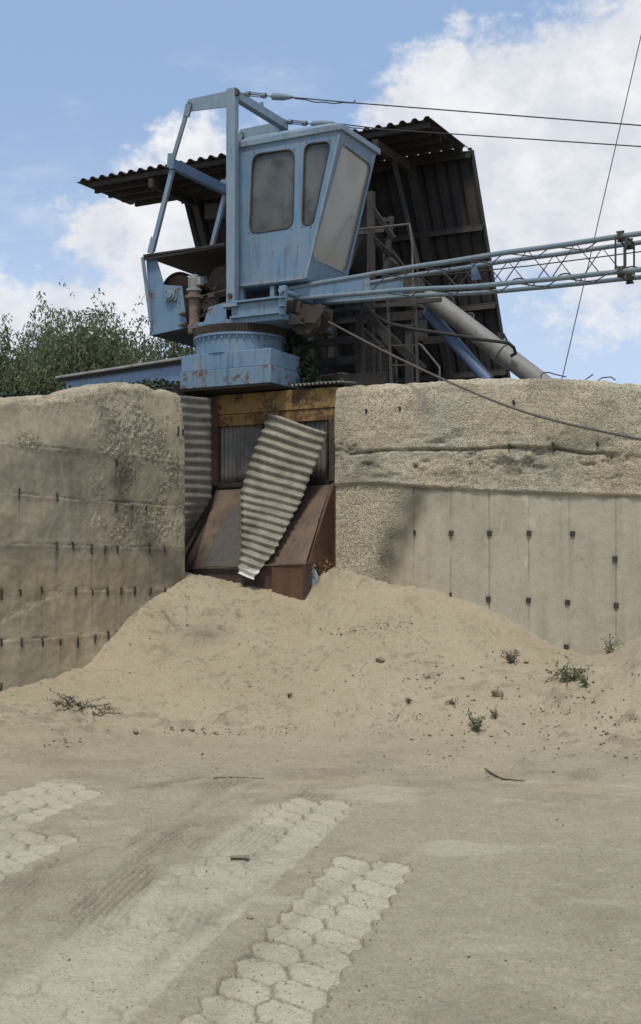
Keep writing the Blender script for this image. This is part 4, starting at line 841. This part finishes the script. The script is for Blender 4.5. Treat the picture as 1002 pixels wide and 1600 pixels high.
# scrap and dry leaves in the gap
g = G(488, 930); pts = [PC(486, 893, 13.22), PC(490, 889, 13.22), PC(495, 900, 13.22), PC(494, 916, 13.22), PC(486, 921, 13.22), PC(484, 938, 13.2), PC(482, 940, 13.2), PC(483, 905, 13.22)]
setp(MB().prism(pts, V*.006+U*.02).build('scrap_sheet', M['scrapblue'], None, smooth=0, loc=tuple(g)), 'crumpled light blue scrap stuck upright beside the rusty chute end', 'scrap')
def leaves(mb, pts, size, droop=None, aspect=.4):
    for p_ in pts:
        d = Vector((random.gauss(0, 1), random.gauss(0, 1), random.gauss(0, 1)-(droop or 0))).normalized(); x = d.cross(Vector((random.gauss(0, 1), random.gauss(0, 1), random.gauss(0, 1)))).normalized(); s = size*random.uniform(.6, 1.35)
        n_ = d.cross(x)*s*.12
        mb.add([p_, p_+d*s*.5+x*s*aspect*.5+n_, p_+d*s, p_+d*s*.5-x*s*aspect*.5+n_], [(0, 1, 2, 3)])
    return mb
mb = MB(); lv = []
for k in range(150):
    t = random.random(); q = P(488+36*t, 893+14*(1-t)*random.random()+random.uniform(-8, 3)-6*math.sin(3*t), 15.02+.25*t); lv.append(q)
leaves(mb, lv, .055, .3, .55); g = G(500, 905)
setp(mb.build('dry_plant', M['dryleaf'], None, smooth=0, loc=(g.x, g.y, g.z)), 'heap of curled brown dry leaves beside the rusty chute end', 'dry leaves')
# ------------------------------------------------------------------ dark shelter behind the crane
def build_shelter():
    cN, cF = 15.62, 17.0; uL, uR_ = -12.56, -6.66; zr = 7.55
    root = empty('metal_shelter', tuple(W(-9, 16.8, 2.8)), 'tall dark corrugated shelter with an open front behind the blue crane', 'shelter')
    mb = MB(); n = 31; corr(mb, W(uL, cN, zr+.03), V*(cF-cN), U*(uR_-uL), n+2, .022, Z, trap=True, seg=10, nrun=3); mb.build('roof', M['darksheet'], root, solid=.004, smooth=30)
    for i in range(5):
        c = cN+.10+(cF-cN-.2)*i/4; p = MB(); p.box(W((uL+uR_)/2+(.06 if i == 0 else .04*i-.1), c, zr-.035), (uR_-uL)/2-.12, .025, .035); p.build('purlin', M['dark'], root)
    # back wall, leaning outward to the bottom
    tl, tr = W(-11.5, 16.98, zr-.02), W(-6.60, 16.98, zr-.02); bl, br = W(-10.75, 18.0, 2.85), W(-6.15, 18.0, 2.85)
    rows = []; N = 26*10
    nr = ((tr-tl).cross(bl-tl)).normalized()
    for t in np.linspace(0, 1, 5):
        r = []
        for i in range(N+1):
            ph = (i/10) % 1; h = 1 if .55 < ph < .75 else -1 if ph < .4 else (-1+2*(ph-.4)/.15 if ph <= .55 else 1-2*min(1, (ph-.75)/.15))
            f = i/N; a = tl.lerp(tr, f); b = bl.lerp(br, f); r.append(tuple(a.lerp(b, t)+nr*.022*h))
        rows.append(r)
    MB().grid(np.array(rows)).build('back_wall', M['darksheet'], root, solid=.003, smooth=30)
    for t in (.02, .23, .46, .66, .83):
        a = tl.lerp(bl, t); b = tr.lerp(br, t); MB().angle(a-V*.06, b-V*.06, .09, .012).build('wall_rail', M['steel'] if t > .1 else M['dark'], root)
    MB().bar(W(-6.66, 16.98, zr), W(-6.66+.05, 16.98, zr), .03).bar(tr, br, .02, .05).build('corner_trim', M['dark'], root)
    # rafters and posts
    for u in (-11.2, -9.3, -7.5):
        MB().bar(W(u, cN+.05, zr-.18), W(u, cF-.05, zr-.18), .08, .13).build('rafter', M['dark'], root)
        f = (u+11.5)/4.9; MB().bar(tl.lerp(tr, f)-V*.12-Z*.1, bl.lerp(br, f)-V*.12, .12, .10, U).build('post', M['dark'], root)
    MB().bar(PC(262, 262, 15.75), PC(330, 272, 17.0), .08, .10).build('edge_beam', M['dark'], root)
build_shelter()
def build_tower():
    base = PC(570, 640, 15.5)
    root = empty('steel_tower', (base.x, base.y, 2.9), 'dark grey steel support frame with braces standing inside the open shelter', 'steel frame')
    def L(name, p0, c0, p1, c1, w, h=None, m='steel'):
        a, b = PC(*p0, c0), PC(*p1, c1); return MB().bar(a, b, w, h or w, V).build(name, M[m], root)
    c = 15.35
    for px in (562,):
        a = PC(px, 478, c); MB().bar(Vector((a.x, a.y, 2.9)), a, .07, .09, U).build('post', M['steel'], root)
    a = PC(580, 300, c+.3); MB().bar(Vector((a.x, a.y, 2.9)), a, .085, .085, U).build('post', M['steel'], root)
    a = PC(488, 470, c+.9); MB().bar(Vector((a.x, a.y, 2.9)), a, .10, .10, U).build('post', M['dark'], root)
    a = PC(520, 505, c+1.0); MB().bar(Vector((a.x, a.y, 2.9)), a, .10, .10, U).build('post', M['dark'], root)
    L('post', (612, 338), c+.5, (598, 470), c+.5, .06)
    a = PC(640, 470, c+.9); MB().bar(Vector((a.x, a.y, 2.9)), a, .09, .09, U).build('post', M['steel'], root)
    L('brace', (580, 322), c+.3, (615, 372), c+.5, .06); L('brace', (582, 372), c+.3, (612, 398), c+.5, .06); L('brace', (612, 345), c+.5, (575, 338), c+.3, .05)
    L('brace', (602, 380), c+.5, (640, 430), c+.9, .05); L('brace', (615, 250), c+.9, (655, 420), c+.9, .05, m='dark')
    L('crossbeam', (550, 366), c+.2, (600, 360), c+.4, .05); L('crossbeam', (480, 539), c, (560, 530), c, .10, .06); L('crossbeam', (480, 569), c, (560, 562), c, .11, .06); L('crossbeam', (484, 580), c+.3, (560, 573), c+.3, .10, .06)
    L('crossbeam', (505, 487), c-.1, (690, 468), c-.1, .05); L('crossbeam', (560, 500), c+.8, (700, 488), c+.8, .12, .05, 'dark'); L('crossbeam', (560, 540), c+1.2, (700, 530), c+1.2, .10, .05, 'dark')
    L('stringer', (566, 485), c+.05, (662, 578), c+.25, .11, .05); 
    MB().prism([PC(566, 484, c), PC(608, 520, c), PC(608, 545, c), PC(590, 520, c), PC(570, 500, c)], V*.012).build('gusset', M['steel'], root)
    MB().prism([PC(x, y, 16.1) for x, y in ((598, 395), (642, 430), (646, 475), (604, 478))], V*.5).build('hopper_plate', M['steel'], root)
    MB().prism([PC(x, y, 16.3) for x, y in ((615, 495), (650, 492), (652, 530), (618, 536))], V*.4).build('drive_box', M['steel'], root, bevel=.01)
    MB().prism([PC(x, y, 16.2) for x, y in ((520, 300), (560, 290), (575, 345), (548, 420), (520, 430))], V*.5).build('hopper_plate', M['dark'], root)
    MB().prism([PC(x, y, 16.9) for x, y in ((320, 318), (352, 318), (352, 340), (320, 342))], V*.12).build('hopper_plate', M['steel'], root)
    # guard rail of the platform
    MB().tube([PC(550, 360, c), PC(640, 350, c), PC(644, 380, c), PC(646, 470, c)], .016, 8).tube([PC(640, 350, c+.02), PC(652, 420, c+.4), PC(658, 470, c+.5)], .013, 8).build('guard_rail', M['rail'], root)
    MB().tube([PC(652, 536, c), PC(659, 540, c), PC(687, 574, c), PC(687, 600, c)], .014, 8).build('handrail', M['rail'], root)
    # mesh panel
    g = MB(); c2 = c-.1; a, b = PC(569, 513, c2), PC(620, 562, c2); bl_, br_ = PC(571, 612, c2), PC(620, 612, c2)
    for p, q in ((a, b), (a, bl_), (b, br_), (PC(595, 537, c2), PC(595, 612, c2))): g.bar(p, q, .022, .022, V)
    fr = g.build('guard_frame', M['steel'], root); g = MB()
    for k in range(22):
        x = 571+49*k/21; yt = 513+49*(x-569)/51+2; g.bar(PC(x, yt, c2+.01), PC(x, 612, c2+.01), .005, .005, V)
    for k in range(14):
        y = 520+7*k; x1_ = 620; x0_ = 570; xs_ = min(x1_, 569+(y-513)*51/49-2)
        if xs_ > x0_+4: g.bar(PC(x0_, y, c2+.013), PC(xs_, y, c2+.013), .005, .005)
    g.build('guard_mesh', M['steel'], fr)
    lad = empty('ladder', tuple(Vector((PC(630, 610, 15.2).x, PC(630, 610, 15.2).y, 2.9))), 'dark steel ladder leaning on the frame below the boom', 'ladder')
    for x0_, x1_ in ((606, 612), (649, 653)): MB().bar(PC(x0_, 468, 15.22), PC(x1_+.5, 610, 15.1), .035, .02, V).build('side_rail', M['steel'], lad)
    for y, a_, b_ in ((478, 606, 650), (509, 608, 650), (540, 609, 651), (571, 611, 652), (602, 612, 653)): MB().bar(PC(a_, y, 15.17), PC(b_, y-1, 15.17), .022, .022, V).build('rung', M['steel'], lad)
M['rail'] = rusty('rail_steel', (.11, .105, .10), (.16, .15, .14), (.06, .05, .042), 6)
build_tower()
# pipes
def pipe(name, a, b, r, m, label, cat='pipe', collar=None, group=None):
    root = empty(name, tuple(b), label, cat, group); MB().tube([a, a.lerp(b, .5), b], r, 28).build('pipe_body', m, root)
    if collar:
        q = a.lerp(b, collar); d = (b-a).normalized(); mb = MB().lathe(q, [(r+.004, -.05), (r+.022, -.045), (r+.022, .045), (r+.004, .05)], 28, d); mb.build('collar', M['pipe'], root)
        x = d.cross(Z).normalized(); MB().box(q+Z*(r+.05)-x*.02, .02, .05, .05, x, d, Z).tube([q+Z*(r+.1)-x*.02, q+Z*(r+.13)+d*.06, q+Z*(r+.07)+d*.13], .016, 8).lathe(q+d*.1+Z*(r+.04), [(.03, -.015), (.03, .015)], 12, x).build('lifting_lug', M['dark'], root)
        MB().box(q+d*.05-Z*(r+.02)+V*-.02, .08, .012, .03, d, d.cross(Z).normalized(), Z).build('bracket', M['pipe'], root)
    return root
pipe('discharge_pipe', P(668, 462, 17.3), P(862, 610, 16.4), .128, M['pipe'], 'thick grey pipe sloping down to the right from the shelter to the wall top', collar=.60)
pipe('discharge_pipe', P(668, 486, 17.5), P(764, 596, 16.9), .082, M['blue_deep'], 'thinner blue pipe sloping down beside the thick grey pipe')
# valve wheels on the back wall
def wheel(px, py, c, label):
    q = PC(px, py, c); root = empty('valve_wheel', tuple(q), label, 'valve wheel', 'handwheels on the shelter back wall')
    MB().tube([q+U*math.cos(a)*.055+Z*math.sin(a)*.055 for a in np.linspace(0, 2*math.pi, 20)], .011, 6, False).build('rim', M['rail'], root)
    s = MB()
    for k in range(3): a = k*math.pi/3; s.bar(q-U*math.cos(a)*.05-Z*math.sin(a)*.05, q+U*math.cos(a)*.05+Z*math.sin(a)*.05, .012, .008, V)
    s.lathe(q, [(.016, -.02), (.016, .3)], 10, V); s.build('spokes', M['rail'], root)
wheel(704, 471, 17.25, 'highest small handwheel on the dark sheet above the grey pipe'); wheel(735, 495, 17.32, 'middle small handwheel on the dark sheet beside the grey pipe'); wheel(755, 581, 17.45, 'lowest small handwheel at the foot of the blue pipe')
hz = [(566, 470), (585, 492), (606, 505), (650, 515), (700, 522), (750, 530), (795, 536), (803, 543), (806, 552), (799, 556)]
setp(MB().tube([P(x, y, 15.9+.6*i/9) for i, (x, y) in enumerate(hz)], .022, 8).build('rubber_hose', M['cable'], None, loc=tuple(P(799, 556, 16.4))), 'black hose drooping from the steel frame across both pipes', 'hose')
# guy wire
a, b = P(852, 707, 20.0), P(1040, -110, 20.0)
setp(MB().tube([a, a.lerp(b, .5), b], .0075, 6).build('guy_wire', M['steel'], None, loc=tuple(a)), 'thin grey guy wire rising steeply through the sky behind the boom', 'wire')
# bent rebars on top of the right wall
for pts, lab in ((((603, 607), (618, 603), (650, 602), (690, 606), (718, 610)), None), (((846, 584), (850, 581), (858, 581), (868, 584), (885, 588)), 'bent rebar sticking out of the wall top beside the grey pipe'), (((914, 593), (921, 588), (927, 584)), 'short straight rebar stub poking from the pale wall top'), (((935, 593), (942, 589), (955, 588), (962, 593)), 'low hooked rebar on the pale wall top near the boom joint')):
    if lab is None: continue
    q = [RP(x, y+1, RW0-RWN*.25, RWN) for x, y in pts]; q = [q[0]-Z*.10]+q
    setp(MB().tube(q, .007, 6).build('rebar', M['rust'], None, loc=tuple(q[0])), lab, 'rebar', 'rebars sticking out of the wall top')
# ------------------------------------------------------------------ blue shed behind the left wall
def build_shed():
    a, b = P(292, 556, 17.6), P(86, 588, 19.5); dv = (b-a); dv.z = 0; L = dv.length; d = dv.normalized(); n = Vector((-d.y, d.x, 0)); n = n if n.dot(CAM-a) > 0 else -n
    root = empty('shed', (a.x, a.y, 2.8), 'low blue shed with a flaking flat roof behind the brown wall', 'shed')
    za, zb = a.z, b.z
    w0, w1 = a-n*.10+d*-.6, b-n*.10-d*.14
    MB().prism([Vector((w0.x, w0.y, 2.8)), Vector((w1.x, w1.y, 2.8)), Vector((w1.x, w1.y, zb-.06)), Vector((w0.x, w0.y, za-.06))], -n*2.2).build('wall', M['shedblue'], root)
    r0, r1 = a-d*.7, b
    MB().hexa([Vector((r0.x, r0.y, za-.04)), Vector((r1.x, r1.y, zb-.035)), Vector((r1.x, r1.y, zb-.035))-n*2.7, Vector((r0.x, r0.y, za-.04))-n*2.7], [Vector((r0.x, r0.y, za)), Vector((r1.x, r1.y, zb)), Vector((r1.x, r1.y, zb))-n*2.7, Vector((r0.x, r0.y, za))-n*2.7]).build('roof', M['roofedge'], root, bevel=.01)
    MB().bar(r0-n*.06-Z*.065, r1-n*.06-Z*.06, .02, .04).build('eave_board', M['dark'], root)
M['shedblue'] = paint('shed_blue', (.155, .245, .40), .02, .12)
M['roofedge'] = sheetmat('roof_felt', (.33, .33, .32), (.22, .215, .2), (.045, .04, .036), .55, 0, .9)
build_shed()
# ------------------------------------------------------------------ trees and climbing plants
def tree(base, top_z, rad, seed, label, m, strands, leaf, droop):
    random.seed(seed); root = empty('tree', tuple(base), label, 'tree', 'trees behind the shed')
    H = top_z-base.z; tb = MB(); pts = [base+Vector((.12*math.sin(t*3+seed), .1*math.cos(t*2+seed), H*.58*t)) for t in np.linspace(0, 1, 8)]
    tb.tube(pts, [.15*(1-t)**.8+.012 for t in np.linspace(0, 1, 8)], 10); tips = []
    for k in range(26):
        t = random.uniform(.45, 1.0); o = pts[int(t*6.99)]; a = random.uniform(0, 6.283); el = random.uniform(.25, .9); L = rad*random.uniform(.5, 1.05)*(1.25-.6*t)
        p = [o, o+Vector((math.cos(a)*L*.5, math.sin(a)*L*.5, L*.5*el)), o+Vector((math.cos(a)*L, math.sin(a)*L, L*el*.9))]
        tb.tube(p, [.045*(1-t*.6), .025, .008], 6); tips += [(p[1].lerp(p[2], f), a) for f in (.0, .25, .5, .75, 1)]+[(p[0].lerp(p[1], .6), a)]
    cr = MB()
    for s in range(strands):
        o, a = random.choice(tips); o = o+Vector((random.gauss(0, .25), random.gauss(0, .25), random.gauss(0, .22)))
        a += random.gauss(0, .8); L = random.uniform(.35, 1.05); p = o.copy(); d = Vector((math.cos(a)*.7, math.sin(a)*.7, random.uniform(.1, .9)))
        n = int(L/.05)
        for i in range(n):
            d = (d+Vector((0, 0, -droop*.16))).normalized(); p = p+d*.05
            for _ in range(2):
                x = Vector((random.gauss(0, 1), random.gauss(0, 1), random.gauss(0, .5)-.6*droop)).normalized(); l = leaf*random.uniform(.6, 1.3); wv = x.cross(Vector((random.gauss(0, 1), random.gauss(0, 1), random.gauss(0, 1)))).normalized()*l*.17
                q = p+Vector((random.gauss(0, .02), random.gauss(0, .02), random.gauss(0, .02))); cr.add([q, q+x*l*.5+wv, q+x*l, q+x*l*.5-wv], [(0, 1, 2, 3)])
    zs = sorted(v[2] for v in cr.v); k = H/(zs[int(len(zs)*.994)]-base.z)
    for q in (tb, cr): q.v = [(v[0], v[1], base.z+(v[2]-base.z)*k) for v in q.v]
    tb.build('trunk', M['bark'], root); cr.build('crown', m, root, smooth=0); return root
tree(Vector((P(30, 600, 23).x, 23, 0)), 5.9, 1.4, 3, 'drooping willow-like tree at the far left above the brown wall', M['leaf'], 2800, .072, 1.3)
tree(Vector((P(118, 600, 25).x, 25, 0)), 5.98, 1.3, 5, 'open-crowned tree with a tall thin tip behind the shed roof end', M['leaf2'], 1900, .07, .6)
tree(Vector((P(205, 600, 24).x, 24, 0)), 6.2, 1.7, 8, 'broad feathery tree rising behind the middle of the shed roof', M['leaf'], 3600, .072, 1.0)
tree(Vector((P(292, 600, 25.5).x, 25.5, 0)), 6.35, 1.6, 12, 'lower dark tree half hidden behind the crane counterweight', M['leaf2'], 3000, .07, .9)
tree(Vector((P(-62, 600, 25.5).x, 25.5, 0)), 6.15, 1.4, 15, 'dark bushy tree cut by the left edge of the view', M['leaf2'], 1600, .07, .7)
random.seed(21)
def creeper(name, pts, size, m, label, stems):
    mb = leaves(MB(), pts, size, .6, .75); base = min(pts, key=lambda p: p.z); root = empty(name, (base.x, base.y, 2.9), label, 'climbing plant')
    mb.build('foliage', m, root, smooth=0); s = MB()
    for st in stems: s.tube(st, .009, 6)
    s.build('stem', M['twig'], root)
pts = []
for k in range(3200):
    t = random.random(); y0 = 520+74*t; w = 7+30*t; px = 458+random.gauss(0, .5)*w*.6+w*.45*1; q = P(px, y0+random.gauss(0, 5), 16.5+random.uniform(-.25, .25)); pts.append(q)
for k in range(900):
    px = 478+random.random()*60; pts.append(P(px, 600-10*random.random()*(1-(px-478)/62)-1, 16.25+random.uniform(-.2, .2)))
creeper('ivy', pts, .075, M['ivy'], 'dark ivy hanging beside the crane pedestal above the hatch canopy', [[P(465, 610, 16.5), P(462, 570, 16.5), P(456, 525, 16.5)], [P(478, 610, 16.45), P(474, 570, 16.4), P(464, 535, 16.45)]])
pts = []
for k in range(5200):
    px = random.uniform(-60, 284); f = (px+60)/340; D = 13.0+3.4*f
    yt = float(np.interp(px, [-60, 0, 60, 130, 190, 240, 284], [612, 612, 608, 603, 594, 591, 592])); n_ = float(fbm(np.array(px*.06), np.array(.5), 3, 4)); pts.append(P(px, yt+9-14*n_*random.random()+random.uniform(0, 18), D+random.uniform(0, .35)))
creeper('ivy', pts, .05, M['ivy'], 'low dark ivy running along behind the top of the brown wall', [[P(-40, 640, 13.3), P(60, 620, 14.2), P(150, 612, 15.0), P(270, 606, 16.2)]])
# ------------------------------------------------------------------ weeds, sticks, stones on the sand
def weed(px, py, hgt, spread, n, leaf, m, label, flat=.0, dens=9, asp=.34):
    g = G(px, py); root = empty('weed', tuple(g), label, 'weed', 'weeds on the sand'); s = MB(); lf = MB()
    for k in range(n):
        a = random.uniform(0, 6.283); L = hgt*random.uniform(.55, 1.1); p = g+Vector((random.gauss(0, spread*.12), random.gauss(0, spread*.12), -.01)); d = Vector((math.cos(a)*spread*random.uniform(.2, 1), math.sin(a)*spread*random.uniform(.2, 1), hgt*(1-flat*random.random()))).normalized(); pp = [p.copy()]
        for i in range(6): d = (d+Vector((random.gauss(0, .12), random.gauss(0, .12), -.05*(1+flat*2)))).normalized(); p = p+d*L/6; p.z = max(p.z, height(p.x, p.y)+.01); pp.append(p.copy())
        s.tube(pp, [.004, .0035, .003, .003, .0025, .002, .0015], 5)
        for i in range(dens):
            t = random.uniform(.15, 1); o = pp[0].lerp(pp[-1], t) if False else pp[min(5, int(t*6))].lerp(pp[min(6, int(t*6)+1)], (t*6) % 1)
            leaves(lf, [o], leaf, -.2, asp)
    s.build('stem', M['twig'] if m is M['dryweed'] else m, root); lf.build('leaves', m, root, smooth=0)
weed(118, 1108, .30, .34, 13, .035, M['dryweed'], 'sprawling dark weed on the sand below the brown wall', .8, 16)
weed(150, 1116, .26, .30, 6, .03, M['dryweed'], 'low trailing weed right of the sprawling dark one', .95, 12)
weed(890, 1062, .22, .28, 16, .05, M['weed'], 'largest green leafy weed, near the foot of the pale wall', .6, 12)
weed(915, 1074, .13, .08, 6, .04, M['weed'], 'small weed just below the largest green weed', .2)
weed(800, 1034, .16, .14, 14, .03, M['dryweed'], 'thin greyish weed at the sand edge under the tie plate columns', .3)
weed(951, 1020, .18, .10, 7, .04, M['weed'], 'slender weed against the pale wall behind the right heap', .2)
weed(744, 1142, .19, .10, 12, .04, M['weed'], 'bushy green weed on the lower sand toward the yard', .2, 12)
weed(774, 1122, .12, .06, 7, .03, M['weed'], 'little upright weed behind the bushy one on the lower sand', .2)
weed(706, 1102, .08, .10, 6, .03, M['dryweed'], 'tiny sparse weed in the middle of the sand slope', .5, 6)
weed(640, 1098, .08, .10, 5, .03, M['dryweed'], 'tiny weed left of the sparse one on the sand slope', .5, 5)
weed(452, 1090, .05, .06, 4, .03, M['dryweed'], 'single tiny sprout in the centre of the sand slope', .5, 5)
def rock(c, r, seed, flat=.6):
    rnd = random.Random(seed); bm = bmesh.new(); bmesh.ops.create_icosphere(bm, subdivisions=2 if r > .012 else 1, radius=1); k = [Vector((rnd.gauss(0, 1), rnd.gauss(0, 1), rnd.gauss(0, 1))).normalized() for _ in range(7)]
    for v in bm.verts:
        d = min(1, .78+.25*abs(v.co.dot(k[0]))); 
        for q in k[1:]:
            e = v.co.dot(q)
            if e > .62: v.co -= q*(e-.62)
        v.co *= d
    a = rnd.uniform(0, 6.28); sx, sy = rnd.uniform(.7, 1.3), rnd.uniform(.7, 1.2)
    vs = [Vector((c.x+r*(v.co.x*sx*math.cos(a)-v.co.y*sy*math.sin(a)), c.y+r*(v.co.x*sx*math.sin(a)+v.co.y*sy*math.cos(a)), c.z+r*flat*(v.co.z+.45))) for v in bm.verts]
    bm.verts.index_update(); fs = [tuple(v.index for v in f.verts) for f in bm.faces]; bm.free(); return vs, fs
for i, (px, py, r, lab) in enumerate(((778, 1088, .085, 'brown clod lying on the sand below the pale wall'), (594, 1034, .05, 'dark stone in the middle of the upper sand slope'), (391, 1437, .018, 'pale pebble on the dirt between the two paver strips'), (300, 1142, .045, 'small clod at the foot of the sand slope'), (212, 1146, .05, 'dark clod on the lower sand below the sprawling weed'), (948, 1148, .035, 'dark stone on the right heap of sand'))):
    g = G(px, py); v, f = rock(g, r, i+3); setp(MB().add(v, f).build('stone', M['stone'], None, loc=tuple(g), smooth=50), lab, 'stone')
gm = MB(); rn = random.Random(5)
def scatter(n, x0, x1, y0, y1, r0, r1):
    for k in range(n):
        px, py = rn.uniform(x0, x1), y0+(y1-y0)*rn.random()**.8; g = G(px, py)
        if g.y > 16: continue
        v, f = rock(g, rn.uniform(r0, r1)*(1 if rn.random() > .1 else 1.8), rn.randrange(40), .55); gm.add(v, f)
scatter(300, 150, 640, 940, 1080, .004, .010); scatter(380, -20, 1020, 1060, 1215, .004, .011); scatter(900, -40, 1042, 1195, 1600, .002, .006); scatter(260, 640, 1010, 1010, 1190, .005, .016)
for cx, cy in ((100, 1160), (290, 1140), (430, 1142), (350, 1145), (900, 1095), (860, 1110), (660, 1055), (960, 1120), (640, 1120), (540, 985), (610, 975)):
    scatter(22, cx-34, cx+34, cy-6, cy+8, .005, .015)
setp(gm.build('gravel', M['clod'] if 'clod' in M else M['stone'], None, smooth=50), 'scattered pebbles and clods over the sand and dust', 'gravel', kind='stuff')
g0 = [G(x, y)+Z*h for x, y, h in ((758, 1207, .03), (770, 1212, .012), (785, 1219, .006), (800, 1220, .008), (820, 1222, .006))]
setp(MB().tube(g0, [.007, .007, .006, .005, .004], 7).tube([g0[1], g0[1]+Vector((-.06, .03, .02))], [.004, .002], 6).build('stick', M['bark'], None, loc=tuple(g0[0])), 'thin dark stick lying on the dust at the right', 'stick')
g0 = [G(x, y)+Z*h for x, y, h in ((334, 1217, .006), (370, 1216, .008), (412, 1218, .006))]
setp(MB().tube(g0, [.006, .008, .005], 6).build('stick', M['stone'], None, loc=tuple(g0[0])), 'long pale straw-like stick on the dust below the chute', 'stick')
g0 = G(374, 1344); setp(MB().prism([g0+Vector((x, y, .006+.006*(x > 0))) for x, y in ((-.05, -.01), (.05, -.02), (.055, .03), (.0, .05), (-.05, .03))], (0, 0, .006)).build('scrap_chip', M['stone'], None, smooth=0, loc=tuple(g0)), 'flat chip of board lying on the wide dusty paver strip', 'scrap')
# ------------------------------------------------------------------ sky, sun, camera
SUN_EL, SUN_AZ = R(64), R(192)      # azimuth clockwise from +Y
def world():
    w = bpy.data.worlds.new('World'); SC.world = w; t = NT(w)
    sky = t.n('ShaderNodeTexSky', sky_type='NISHITA', sun_disc=False, sun_elevation=SUN_EL, sun_rotation=SUN_AZ, altitude=100, air_density=1.0, dust_density=1.4, ozone_density=1.6)
    tc = t.n('ShaderNodeTexCoord'); v = t.n('ShaderNodeVectorMath', {0: tc.outputs['Generated']}, operation='NORMALIZE').outputs[0]
    def fb(scale, det, rough, off=(0, 0, 0), st=(1, 1, 1.35)):
        m_ = t.n('ShaderNodeMapping', {0: v, 1: off, 3: st}).outputs[0]; return t.noise(m_, scale, det, rough)
    n1 = fb(15, 9, .60); n2 = fb(44, 8, .62, (3, 1, 2)); n4 = fb(120, 5, .6, (2, 7, 1)); n3 = fb(5, 5, .5, (7, 2, 1))
    dens = None
    for px, py, r, wgt in ((640, 190, 80, .9), (710, 160, 95, 1), (800, 175, 140, 1), (900, 150, 140, 1), (990, 110, 140, 1), (1060, 90, 160, 1), (860, 270, 210, 1), (990, 280, 240, 1), (730, 280, 150, 1), (1080, 230, 190, .9), (700, 120, 45, .7),
                      (320, 300, 130, .80), (250, 350, 125, .86), (165, 365, 90, .80), (330, 225, 75, .66), (210, 420, 90, .70), (110, 500, 75, .95), (-10, 510, 80, .95), (190, 495, 80, .9), (720, 40, 45, .62)):
        d = ray(px, py).normalized(); f = t.n('ShaderNodeVectorMath', {0: v, 1: tuple(d)}, operation='DISTANCE').outputs['Value']
        k = t.mr(f, r*1.75/F, r*.10/F, 0, wgt, False); dens = k if dens is None else t.math('MAXIMUM', dens, k)
    gen = t.mr(n3, .52, .72, 0, .5); back = t.mr(t.n('ShaderNodeSeparateXYZ', {0: v}).outputs[1], .75, .4, 0, 1); dens = t.math('MAXIMUM', dens, t.math('MULTIPLY', t.mr(n3, .44, .60, 0, 1), back))
    dd = t.math('ADD', dens, t.math('ADD', t.math('MULTIPLY', t.math('SUBTRACT', n1, .5), .95), t.math('ADD', t.math('MULTIPLY', t.math('SUBTRACT', n2, .5), .42), t.math('MULTIPLY', t.math('SUBTRACT', n4, .5), .22))))
    fac = t.mr(dd, .38, .66)
    wisp = t.math('MULTIPLY', t.mr(fb(6, 8, .62, (1, 5, 3), (1, 1, 2.6)), .50, .78, 0, .55), 1.0); fac = t.math('MAXIMUM', fac, wisp)
    shade = t.math('ADD', t.mr(n1, .38, .66, 0, .7), t.mr(n2, .35, .7, 0, .3))
    z = t.n('ShaderNodeSeparateXYZ', {0: v}).outputs[2]
    cl = t.mix(shade, CLD1, CLD2); cl = t.mix(t.mr(z, .28, .14, 0, .40), cl, CLD3)
    skc = t.n('ShaderNodeHueSaturation', {'Saturation': SKY_SAT, 'Value': SKY_VAL, 'Color': sky.outputs[0]}).outputs[0]
    skc = t.mix(SKY_TINT, skc, SKY_TINTC)
    haze = t.mr(z, .36, .10, 0, .80); skc = t.mix(haze, skc, SKY_HAZE)
    c = t.mix(fac, skc, cl)
    bg = t.n('ShaderNodeBackground', {0: c, 1: SKY_STR}); t.n('ShaderNodeOutputWorld', {0: bg.outputs[0]})
SKY_STR = .10; SKY_SAT = 1.0; SKY_VAL = 1.0; SKY_TINT = .75; SKY_TINTC = (2.9, 4.2, 6.5); SKY_HAZE = (5.0, 6.1, 7.8)
CLD1 = (5.6, 5.9, 6.5); CLD2 = (7.6, 7.7, 7.85); CLD3 = (5.9, 6.5, 7.4)
world()
sl = bpy.data.lights.new('sun', 'SUN'); sl.energy = 2.1; sl.angle = R(11); sl.color = (1, .94, .83)
so = bpy.data.objects.new('sun', sl); COL.objects.link(so)
sd = Vector((math.sin(SUN_AZ)*math.cos(SUN_EL), math.cos(SUN_AZ)*math.cos(SUN_EL), math.sin(SUN_EL))); so.location = sd*60; so.rotation_euler = (-sd).to_track_quat('-Z', 'Y').to_euler()
cam = bpy.data.cameras.new('camera'); co = bpy.data.objects.new('camera', cam); COL.objects.link(co); SC.camera = co
co.location = CAM; co.rotation_euler = (R(90), 0, 0)
cam.sensor_fit = 'VERTICAL'; cam.sensor_height = 36; cam.lens = 36*F/1600; cam.shift_y = (HZ-800)/1600; cam.clip_end = 2000; cam.clip_start = .05
SC.view_settings.view_transform = 'Standard'; SC.view_settings.look = 'None'; SC.view_settings.exposure = .29; SC.view_settings.gamma = 1
SC.render.engine = 'CYCLES'; SC.cycles.use_denoising = True; SC.cycles.max_bounces = 6
